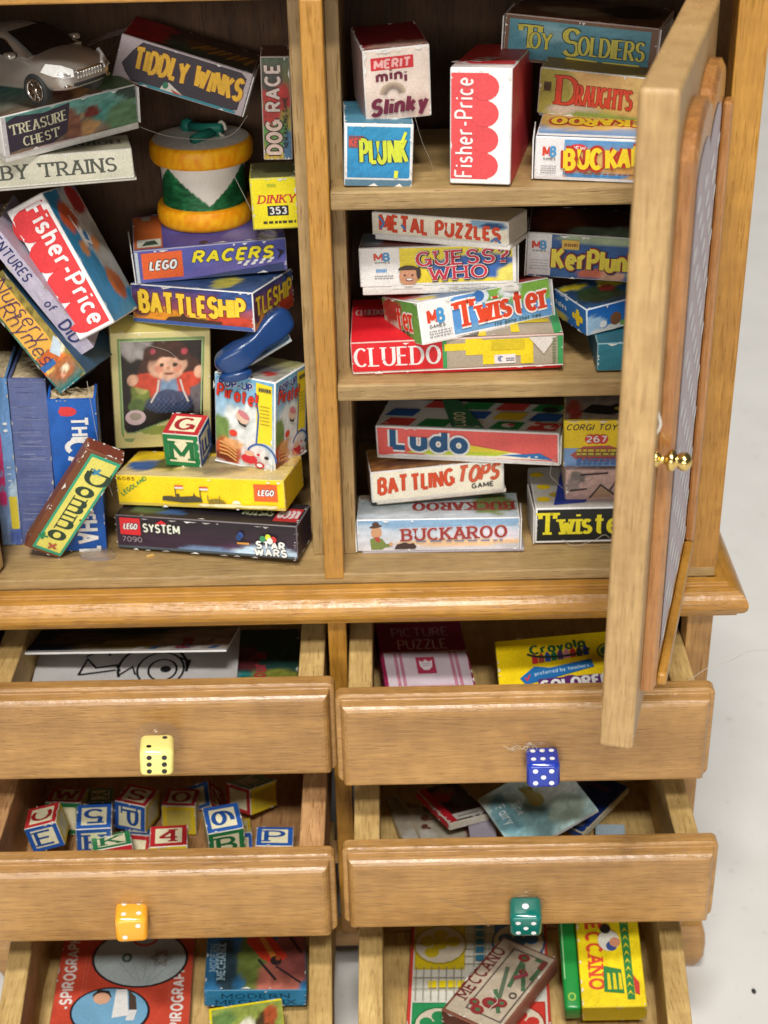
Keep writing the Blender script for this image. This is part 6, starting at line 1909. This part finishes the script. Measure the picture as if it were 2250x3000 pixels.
def p2(f):
    f.pic(blobpic((hx('#a8b04a'), hx('#8a9a4a')), [(.25, .15, .15, .3, hx('#c9602f')), (.55, .2, .2, .3, hx('#e0cf3a')), (.5, .5, .12, .2, hx('#dcd9c6')), (.75, .5, .14, .25, hx('#4a3a24')), (.85, .7, .1, .2, hx('#a8522f')), (.2, .75, .2, .15, hx('#6a8a4a'))], .25, 8, 118), nx=22, ny=16)
    f.rect(0, 0, .03, 1, hx('#e2cf1a')); f.rect(0, .96, 1, 1, hx('#e2cf1a'))
card_box('yellowbook', 'storybook', 'small yellow edged booklet lying against the blue box in the lowest left drawer', 'book', G_DRAW, {'T': p2, 'F': fill(hx('#d9c41a')), 'R': fill(hx('#d9c41a'))}, base=hx('#d9c840'))
def p2(f):
    f.rect(0, 0, 1, 1, hx('#c2392f'))
    f.rect(.02, .02, .985, .99, hx('#cfcdc0'))
    def house(x0, y0, x1, y1, c):
        f.rect(x0, y0, x1, y1, mix(c, (0, 0, 0), .25)); f.rect(x0 + .01, y0 + .01, x1 - .01, y1 - .01, c)
        xm, ym = (x0 + x1) / 2, (y0 + y1) / 2
        r_ = .40 * (y1 - y0)
        f.ell(xm, ym, r_ * 1.0, r_, mix(c, (0, 0, 0), .45)); f.ell(xm, ym, r_ * .93, r_ * .93, hx('#cbbfa8'))
        for a in range(5):
            q = a * 1.2566 + .3
            rr = 0 if a == 4 else r_ * .5
            f.ell(xm + rr * math.cos(q) * f.H / f.W, ym + rr * math.sin(q), r_ * .27, r_ * .27, mix(c, (0, 0, 0), .12))
    house(.03, .60, .40, .97, hx('#cdb41c'))
    house(.03, .04, .40, .36, hx('#2a8a52'))
    house(.62, .04, .97, .36, hx('#c2392f'))
    house(.62, .60, .97, .97, hx('#2f6aa4'))
    for i in range(4):
        f.rect(.14 + i * .07, .45, .20 + i * .07, .50, hx('#dcc61c'))
    for i in range(7):
        f.line([(.05 + i * .055, .36), (.05 + i * .055, .60)], .006, hx('#8a8878'), raw=True)
        f.line([(.40, .62 + i * .055), (.62, .62 + i * .055)], .006, hx('#8a8878'), raw=True, dk=.0003)
    for y in (.44, .52):
        f.line([(.03, y), (.40, y)], .006, hx('#8a8878'), raw=True, dk=.0002)
    for x in (.47, .55):
        f.line([(x, .60), (x, .97)], .006, hx('#8a8878'), raw=True, dk=.0002)
    f.up()
    for i in range(5):
        f.rect(.48, .64 + i * .06, .54, .685 + i * .06, hx('#2f6f8a'))
card_box('board', 'game_board', 'flat race game board with yellow, green and red corner squares in a red border', 'game board', G_DRAW, {'T': p2, 'F': fill(hx('#a8302a')), 'L': fill(hx('#a8302a'))}, base=hx('#b5453a'))
def p2(f):
    f.rect(0, 0, 1, 1, hx('#7a4a3a'))
    f.pic(blobpic((hx('#b9ab96'), hx('#b3a48f')), [], .10, 7, 121), .03, .02, .985, .985, 16, 22)
    f.text('MECCANO', .20, .20, .105, 'heavy', hx('#6a2a2a'), rot=90, sx=.92)
    f.line([(.30, .12), (.30, .92), (.92, .92), (.92, .12), (.30, .12)], .012, hx('#5a5048'))
    for (a, c) in ((((.72, .9), (.9, .9), (.88, .66)), '#4a6a4a'), (((.42, .7), (.72, .24)), '#5a6a54'), (((.50, .42), (.80, .20)), '#4a6a4a'), (((.56, .82), (.66, .50)), '#4a6a4a'), (((.6, .8), (.9, .52)), '#4a6a4a')):
        f.line(list(a), .030, hx(c))
    for (x, y, s) in ((.55, .86, .045), (.58, .26, .06), (.48, .14, .05), (.36, .2, .04), (.74, .30, .045), (.70, .70, .03)):
        f.ell(x, y, s * 1.2, s, hx('#8a2f30')); f.ell(x + .01, y, s * .5, s * .4, hx('#4a6a4a'))
    f.poly([(.62, .62), (.78, .72), (.82, .68), (.66, .58)], hx('#94444a'))
    f.line(arc(.82, .42, .055, .055 * f.W / f.H, 0, 360, 14), .010, hx('#4a4440'))
    f.rect(.86, .80, .96, .90, hx('#7a3a34'))
card_box('mecbrown', 'construction_set_box', 'beige construction set box with green and red girders, turned cornerwise on the game board', 'toy box', G_DRAW, {'T': p2, 'F': fill(hx('#6a3428')), 'L': fill(hx('#7a3e30'))}, base=hx('#8a5a48'))
def p2(f):
    f.rect(0, 0, 1, 1, hx('#ead011'))
    f.pic(blobpic((hx('#e8cd10'), hx('#ecd318')), [], .10, 7, 123), nx=16, ny=20)
    f.text('MECCANO', .155, .99, .125, 'heavy', hx('#d2452a'), out=(hx('#e8b01a'), .04), rot=-90, sx=.95, jit=.04, wk=1.05)
    f.poly([(.70, .98), (.84, .98), (.84, .06), (.72, .06)], hx('#2f7a3a'))
    for i in range(11):
        f.poly([(.725, .10 + i * .08), (.775, .13 + i * .08), (.825, .10 + i * .08), (.775, .155 + i * .08)], hx('#d9c41a'), raw=True)
    f.up()
    f.poly([(.38, .40), (.66, .36), (.68, .12), (.36, .14)], hx('#2f7a3a'))
    for i in range(3):
        f.poly([(.42 + i * .09, .16), (.48 + i * .09, .16), (.47 + i * .09, .32), (.43 + i * .09, .33)], hx('#d9c41a'), raw=True)
    f.up()
    f.ell(.50, .66, .10, .11, hx('#d9d6c9')); f.ell(.54, .60, .05, .05, hx('#3a4f8a')); f.ell(.60, .64, .05, .05, hx('#c98a6a')); f.ell(.46, .78, .05, .05, hx('#2a2420'))
    f.poly([(.84, .30), (.93, .22), (.92, .10), (.85, .12)], hx('#c2392f'))
    f.ell(.45, .92, .08, .05, hx('#d9d6c9')); f.ell(.62, .93, .05, .04, hx('#3a3a3a'))
def p(f):
    f.rect(0, 0, 1, 1, hx('#d6bc12'))
card_box('mecyellow', 'construction_set_box', 'yellow construction set box with a green crane picture and red letters down its side', 'toy box', G_DRAW, {'T': p2, 'F': p}, base=hx('#d9c020'))
# the green end of that box's neighbour: a rolled green card tube
M, w, h, d = place('mecyellow')
b = MB()
b.bevbox(-w / 2 - .24, -w / 2 - .01, .02, d - .02, .0, h - .06, .05, hx('#1f8a3c'), seg=3)
f = Face(b, (-w / 2 - .24, 0.02, h - .06), (1, 0, 0), (0, 1, 0), (0, 0, 1), .23, d - .04, 3)
f.line(arc(.5, .12, .2, .035, 0, 360, 12), .010, hx('#9fc04a'))
f.line([(.15, .9), (.15, .3)], .008, hx('#8fc08a'))
tag(b.build('card_sleeve', GLOSSY, None, M), 'long green card sleeve lying along the left side of the yellow construction box', 'box', G_DRAW)

# ------------------------------------------------------------------ toy drum
DR = (-1.655, 2.98, 3.86)
drum = empty('toy_drum', DR)
tag(drum, 'small painted wooden toy drum with orange rims, white head and green zigzag sides', 'toy drum')
b = MB()
N = 192
def dcol(i, k):
    # rings: 0..n ; green with a white zigzag band hanging from the top rim
    a = (k / N * 3 + .142) % 1.0
    tri = abs(a * 2 - 1)
    z = zs[i]
    t = (z - .27) / .58
    edge = .95 - .82 * (1 - tri)
    g = mix(hx('#0b3d22'), hx('#2a7a48'), noise2(k * .35, i * 1.7, 3) * noise2(k * .12, i * .6, 8) * 1.6)
    return hx('#d8d2c8') if t > edge else g
zs = [.16 + .80 * i / 40 for i in range(41)]
ro = [.552 + .030 * abs(i / 20 - 1) ** 2 for i in range(41)]
b.lathe([(ro[i], zs[i]) for i in range(41)], N, colf=dcol)
b.build('drum_body', PAINTED, drum)
for z0, r_ in ((0.0, .64), (.84, .675)):
    b = MB()
    oc = lambda i, k: mix(hx('#e8890a'), hx('#f6b81c'), noise2(k * .5, i * 2.0, 11 + int(z0 * 10)))
    b.lathe([(r_ - .06, z0), (r_ - .02, z0 + .012), (r_ + .005, z0 + .06), (r_ + .014, z0 + .15), (r_ + .004, z0 + .235), (r_ - .022, z0 + .275), (r_ - .08, z0 + .286)], N, colf=oc)
    b.build('rim', PAINTED, drum)
b = MB()
b.lathe([(0.0, 1.13), (.3, 1.131), (.56, 1.129), (.632, 1.122)], N, colf=lambda i, k: mix(hx('#e2dfd6'), hx('#c9c6ba'), noise2(k * .4, i, 5)))
b.build('drum_head', PAINTED, drum)
for nm, pts, col, lab in (('drumstick', [(-.20, .30, 1.19), (.06, .05, 1.225), (.30, -.10, 1.265)], '#1d6a5c', 'dark green drumstick lying along the drum head'),
                          ('drumstick', [(-.06, -.36, 1.18), (.10, -.14, 1.19), (.22, .02, 1.195)], '#1a6050', 'short green drumstick pointing forwards off the drum head')):
    b = MB()
    P0 = [Vector(DR) + Vector(q) for q in pts]
    b.tube(P0, .062, 10, hx(col))
    b.lathe([(0, -.1), (.07, -.08), (.10, 0), (.07, .08), (0, .1)], 12, hx(col), M=Matrix.Translation(P0[0] if pts[0][0] < -.1 else P0[-1]))
    tag(b.build(nm, PAINTED), lab, 'drumstick', 'drumsticks on the drum')
b = MB()
b.tube([Vector(DR) + Vector((.30 + .05 * math.cos(t), -.12 + .02 * t, 1.235 + .10 * math.sin(t))) for t in [i * .5 for i in range(11)]], .022, 7, hx('#b9b2a2'))
tag(b.build('cord_loop', PAINTED), 'little loop of white cord standing on the drum head', 'cord')

# ------------------------------------------------------------------ toy car
CARM = Matrix.Translation(Vector((-3.50, 1.38, 6.03)) * S) @ Matrix.Rotation(math.radians(-37), 4, 'Z') @ Matrix.Rotation(math.radians(-3), 4, 'Y') @ Matrix.Rotation(math.radians(2), 4, 'X') @ Matrix.Scale(1.12, 4)
car = empty('toy_car', M=CARM)
tag(car, 'silver model saloon car with dark windows parked on the tilted green box', 'toy car')


def car_ring(x, hw, zb, zt, tuck=.04):
    half = [(0, zb), (hw * .80, zb), (hw * .96, zb + .05), (hw, zb + .14), (hw * .985, (zb + zt) / 2 + .05), (hw * .93, zt - .05), (hw * .78, zt - .008), (hw * .4, zt + .012), (0, zt + .018)]
    r = [Vector((x, y, z)) for y, z in half]
    r += [Vector((x, -y, z)) for y, z in half[-2:0:-1]]
    return r


st = [(-1.02, .28, .20, .40), (-.98, .34, .15, .45), (-.86, .385, .12, .48), (-.6, .40, .11, .49), (-.2, .41, .10, .485), (.2, .41, .10, .48), (.5, .41, .105, .47), (.70, .405, .11, .45), (.86, .385, .115, .415), (.96, .345, .125, .375), (1.01, .29, .15, .33), (1.035, .20, .18, .29)]
b = MB()
b.loft([car_ring(*s_) for s_ in st])
body = b.build('car_body', SILVER, car)
sm = body.modifiers.new('smooth', 'SUBSURF'); sm.levels = 1; sm.render_levels = 2
cab = [(-.90, .33, .45), (-.62, .305, .60), (-.40, .29, .665), (-.1, .285, .685), (.12, .285, .67), (.30, .30, .60), (.56, .335, .455)]


def cab_ring(x, ht, zt):
    half = [(0, .40), (.375, .40), (.385, .45), (min(.38, ht + .06), max(.46, zt - .10)), (ht, max(.46, zt - .03)), (ht * .8, max(.462, zt)), (0, max(.465, zt + .012))]
    r = [Vector((x, y, z)) for y, z in half]
    return r + [Vector((x, -y, z)) for y, z in half[-2:0:-1]]


b = MB()
b.loft([cab_ring(*c) for c in cab])
rf = b.build('roof', SILVER, car)
sm = rf.modifiers.new('smooth', 'SUBSURF'); sm.levels = 1; sm.render_levels = 2
b = MB()
b.loft([[Vector((x0, y * k0, z0 + .014 + dz)), Vector((x0, -y * k0, z0 + .014 + dz))] for x0, z0, k0, y, dz in ((.57, .455, 1, .30, .0), (.44, .53, 1, .285, .006), (.30, .60, 1, .265, .006), (.17, .652, 1, .25, .006))], closed=False, caps=False)
b.build('windscreen', BLACKGLASS, car)
for s_ in (-1, 1):
    b = MB()
    pts = [(.43, .468, .378), (.22, .61, .322), (.06, .645, .307), (-.08, .65, .304), (-.08, .475, .384)]
    pt2 = [(-.12, .475, .384), (-.12, .648, .305), (-.36, .63, .311), (-.58, .565, .332), (-.66, .475, .376)]
    for pp in (pts, pt2):
        q = [(x, s_ * (y + .012), z) for x, z, y in pp]
        b.add(q, [tuple(range(len(q))) if s_ < 0 else tuple(reversed(range(len(q))))])
    b.build('side_window', BLACKGLASS, car)
for x in (-.60, .63):
    for s_ in (-1, 1):
        WM = Matrix.Translation(Vector((x, s_ * .432, .145)) * S) @ Matrix.Rotation(math.radians(-90 * s_), 4, 'X')
        b = MB()
        b.lathe([(.10, -.13), (.16, -.12), (.168, -.10), (.168, -.03), (.155, -.012), (.125, -.008), (.115, -.02)], 24)
        wh = b.build('wheel', RUBBER, car, WM)
        b = MB()
        for k in range(9):
            a = k * 2 * math.pi / 9
            b.box(-.012, .012, .015, .112, -.035, -.016, M=Matrix.Rotation(a, 4, 'Z'))
        b.lathe([(.0, -.012), (.03, -.014), (.035, -.03)], 12)
        b.lathe([(.10, -.03), (.106, -.014), (.118, -.012), (.122, -.02)], 24)
        b.build('rim', CHROME, wh)
for s_ in (-1, 1):
    b = MB()
    r0 = [Vector(q) for q in ((.74, .392, .325), (.88, .368, .285), (.985, .310, .260), (1.020, .205, .255), (1.005, .19, .325), (.94, .275, .378), (.80, .36, .405))]
    for q in r0:
        q.y *= s_
    r1 = [q + Vector((.022, .016 * s_, .012)) for q in r0]
    rr_ = [r0, r1]
    if s_ > 0:
        rr_ = [list(reversed(r0)), list(reversed(r1))]
    b.loft(rr_, smooth=False)
    b.build('headlight', LAMPGLASS, car)
    b = MB()
    b.bevbox(.33, .44, *sorted((s_ * .40, s_ * .50)), .455, .52, .025)
    b.build('wing_mirror', SILVER, car)
    b = MB()
    b.bevbox(.965, 1.005, *sorted((s_ * .20, s_ * .31)), .165, .195, .01)
    b.build('fog_light', CHROME, car)
b = MB()
for k in range(9):
    y = -.16 + k * .04
    b.bevbox(1.012, 1.05, y - .008, y + .008, .235, .305, .004)
b.bevbox(1.008, 1.048, -.19, .19, .30, .318, .006)
b.build('grille', CHROME, car)
b = MB()
b.bevbox(1.0, 1.045, -.22, .22, .165, .20, .01)
b.build('bumper_intake', RUBBER, car)

# ------------------------------------------------------------------ blue plastic toy on the upright box
b = MB()
def lump(path, n=24, ex=.40):
    rings = []
    for i, (x, y, z, a, c) in enumerate(path):
        p0, p1 = Vector(path[max(0, i - 1)][:3]), Vector(path[min(len(path) - 1, i + 1)][:3])
        t = (p1 - p0).normalized()
        u = t.cross(Vector((0, 1, 0))).normalized()
        v = u.cross(t)
        r = []
        for k in range(n):
            q = 2 * math.pi * k / n
            cs, sn = math.cos(q), math.sin(q)
            r.append(Vector((x, y, z)) + u * a * .78 * math.copysign(abs(cs) ** ex, cs) + v * c * .9 * math.copysign(abs(sn) ** ex, sn))
        rings.append(r)
    return rings
b.loft(lump([(-1.45, 1.26, 2.40, .06, .05), (-1.43, 1.26, 2.42, .16, .15), (-1.38, 1.27, 2.46, .20, .20), (-1.24, 1.29, 2.53, .22, .22), (-1.10, 1.33, 2.61, .21, .22), (-1.02, 1.37, 2.66, .17, .20),
             (-.95, 1.42, 2.71, .17, .20), (-.84, 1.50, 2.78, .23, .21), (-.70, 1.58, 2.87, .25, .20), (-.58, 1.64, 2.95, .22, .17), (-.53, 1.66, 2.98, .15, .12), (-.51, 1.67, 2.99, .05, .04)]))
b.loft(lump([(-1.43, 1.16, 2.33, .03, .04), (-1.40, 1.16, 2.33, .07, .10), (-1.26, 1.16, 2.34, .085, .13), (-1.12, 1.18, 2.36, .08, .12), (-1.04, 1.20, 2.38, .06, .09), (-1.02, 1.21, 2.385, .02, .03)]))
bt = b.build('plastic_toy', BLUEPL)
sm = bt.modifiers.new('smooth', 'SUBSURF'); sm.levels = 1; sm.render_levels = 2
tag(bt, 'glossy dark blue moulded plastic toy lying on the upright square box', 'plastic toy')
b = MB()
Q = [Vector((-1.05, 1.45, 2.36)), Vector((-.50, 1.55, 2.66)), Vector((-.62, 2.0, 2.78)), Vector((-1.15, 1.95, 2.5))]
nrm = (Q[1] - Q[0]).cross(Q[3] - Q[0]).normalized() * .015
b.loft([[q - nrm for q in Q], [q + nrm for q in Q]], hx('#c4ccd0'), smooth=False)
f = Face(b, Q[0] + nrm, (Q[1] - Q[0]).normalized(), (Q[3] - Q[0]).normalized(), nrm.normalized(), (Q[1] - Q[0]).length, (Q[3] - Q[0]).length, 8)
f.pic(blobpic((hx('#5f86a8'), hx('#c9d0d2')), [(.5, .3, .3, .3, hx('#34567a'))], .3, 6, 131), .03, .03, .97, .97, 10, 8)
tag(b.build('backing_card', CARD), 'small blue and white backing card slipped under the blue plastic toy', 'card')

# ------------------------------------------------------------------ blobs of clear glue
def glue(p, r_, hgt, label, n=(0, 0, 1), sx=1.0):
    q = Vector(n).to_track_quat('Z', 'Y').to_matrix().to_4x4()
    b = MB()
    rg = random.Random(int(p[0] * 100))
    pr = [(r_ * 1.0, 0), (r_ * .97, hgt * .35), (r_ * .82, hgt * .7), (r_ * .55, hgt * .92), (r_ * .25, hgt * 1.0), (0, hgt * 1.02)]
    b.lathe(pr, 24, M=q @ Matrix.Diagonal((sx, 1, 1, 1)))
    b.v = [(v[0] * (1 + .12 * math.sin(3 * math.atan2(v[1], v[0]) + p[0])), v[1] * (1 + .12 * math.cos(2 * math.atan2(v[1], v[0]) + p[1])), v[2]) for v in b.v]
    o = b.build('glue_blob', GLUE, None, Matrix.Translation(Vector(p) * S))
    tag(o, label, 'glue', 'blobs of clear glue')
glue((-3.18, .62, .004), .20, .055, 'round puddle of clear glue on the shelf floor in front of the blue book', sx=1.2)
glue((-.74, 1.80, 3.98), .12, .09, 'clear glue blob on the violet box below the yellow number box')
glue((-.62, 1.20, 1.06), .17, .16, 'clear glue blob by the lower right corner of the upright square box')
glue((1.75, .72, 3.67), .16, .02, 'shiny film of glue on top of the box turned corner forwards', sx=1.6)
glue((-1.45, .95, 1.03), .14, .05, 'small glue smear on the yellow box in front of the upright box', sx=1.8)

# ------------------------------------------------------------------ stray threads and fibres
def thread(pts, r_, label, mat=HAIR, name='stray_thread', n=5):
    b = MB()
    P0 = [Vector(q) for q in pts]
    out = []
    for i in range(len(P0) - 1):
        a, c = P0[max(0, i - 1)], P0[min(len(P0) - 1, i + 2)]
        for k in range(6):
            t = k / 6
            p1, p2_ = P0[i], P0[i + 1]
            out.append(.5 * ((2 * p1) + (p2_ - a) * t + (2 * a - 5 * p1 + 4 * p2_ - c) * t * t + (3 * p1 - a - 3 * p2_ + c) * t ** 3))
    out.append(P0[-1])
    b.tube(out, r_, n)
    tag(b.build(name, mat), label, 'thread', 'stray threads and fibres')
thread([(4.55, -1.0, -1.10), (4.78, -.98, -.92), (5.05, -.96, -.84), (5.3, -.95, -.70), (5.6, -.95, -.68), (5.95, -.94, -.58), (6.3, -.94, -.52)], .004, 'long grey fibre sticking out to the right above the top right drawer front')
thread([(-3.02, 1.70, 5.92), (-2.6, 2.0, 5.55), (-2.1, 2.2, 5.25), (-1.65, 2.5, 5.08), (-1.2, 2.4, 5.15), (-.95, 2.2, 5.45)], .003, 'fine fibre hanging from the tilted purple box across the drum head')
thread([(-1.2, 2.2, 4.75), (-1.05, 2.1, 4.45), (-.92, 2.0, 4.2), (-.8, 1.85, 4.1)], .0035, 'thin pale fibre trailing down beside the drum')
thread([(-2.55, 1.40, 2.78), (-2.35, 1.34, 2.72), (-2.1, 1.36, 2.62), (-1.98, 1.40, 2.45), (-2.06, 1.42, 2.36), (-2.2, 1.4, 2.5)], .0022, 'curled tuft of fibre over the top of the doll box')
thread([(-3.05, .62, 2.55), (-3.0, .55, 1.9), (-2.95, .5, 1.4), (-2.88, .52, .95)], .003, 'straight fibre hanging between the blue book and the doll box')
thread([(3.05, .60, .10), (3.2, .55, .03), (3.45, .52, .12), (3.6, .5, .22), (3.72, .52, .05), (3.55, .5, .02)], .004, 'wiry curl of fibre in front of the black box')
thread([(2.95, .8, 1.28), (2.86, .72, 1.05), (2.95, .7, .92), (3.05, .74, .80)], .003, 'wisp of fibre between the yellow car box and the pink box')
thread([(1.98, -2.05, -5.45), (2.08, -2.1, -5.60), (1.98, -2.12, -5.72), (1.86, -2.2, -5.95)], .006, 'white curled thread below the lower right drawer front', THREAD)
thread([(1.12, .3, 5.9), (1.20, .35, 5.6), (1.30, .4, 5.35), (1.34, .5, 5.15)], .0018, 'spider-like fibre between the small square box and the tall red box')
thread([(2.62, -1.12, -3.72), (2.36, -1.2, -3.85), (2.1, -1.25, -3.92), (1.95, -1.3, -4.0)], .006, 'white thread end under the red spined book', THREAD)
# frayed string caught on the brass knob
knobp = MD @ Vector((-(4.14 - .22) * S, -.03 * S, 7.15 * .485 * S))
kp = knobp / S
thread([kp + Vector((-.05, -.02, -.02)), kp + Vector((-.14, .0, .06)), kp + Vector((-.10, -.02, .20)), kp + Vector((-.02, -.04, .38)), kp + Vector((-.06, -.04, .55)), kp + Vector((-.10, -.03, .72))], .018, 'frayed cream string caught round the brass knob', THREAD, 'string')

# crumbs on the table
for (x, y, s_, lab) in [(6.05, -.6, .035, 'tiny dark crumb on the white table beside the cabinet foot')]:
    b = MB()
    b.lathe([(0, 0), (s_ * .9, .005), (s_, s_ * .5), (s_ * .6, s_ * .9), (0, s_)], 7, M=Matrix.Diagonal((1.0, 1.6, 1, 1)))
    tag(b.build('crumb', RUBBER, None, Matrix.Translation(Vector((x, y, TABLE_Z + .002)) * S)), lab, 'crumb')

b = MB()
b.box(-.05, .05, -.012, .012, 0, .018, hx('#d8b060'))
b.box(-.01, .03, -.03, .0, .002, .03, hx('#cfa552'))
tag(b.build('wood_splinter', PAPER, None, Matrix.Translation(Vector((-2.48, .55, .003)) * S) @ Matrix.Rotation(.4, 4, 'Z')), 'pale wood splinter on the shelf floor in front of the black box', 'splinter')

b = MB()
rg = random.Random(12)
for k in range(16):
    x = 2.24 + .42 * rg.random()
    p0 = Vector((x, -1.36 - .1 * rg.random(), -1.86 + .02 * rg.random()))
    p1 = p0 + Vector((rg.uniform(-.10, .10), rg.uniform(-.03, .03), rg.uniform(.02, .11)))
    p2_ = p1 + Vector((rg.uniform(-.08, .08), rg.uniform(-.04, .02), rg.uniform(-.05, .05)))
    b.tube([p0, (p0 + p1) / 2 + Vector((rg.uniform(-.02, .02), 0, .01)), p1, p2_], .0022, 4)
tag(b.build('lint_tuft', THREAD), 'tuft of pale lint caught above the dark blue die', 'lint')
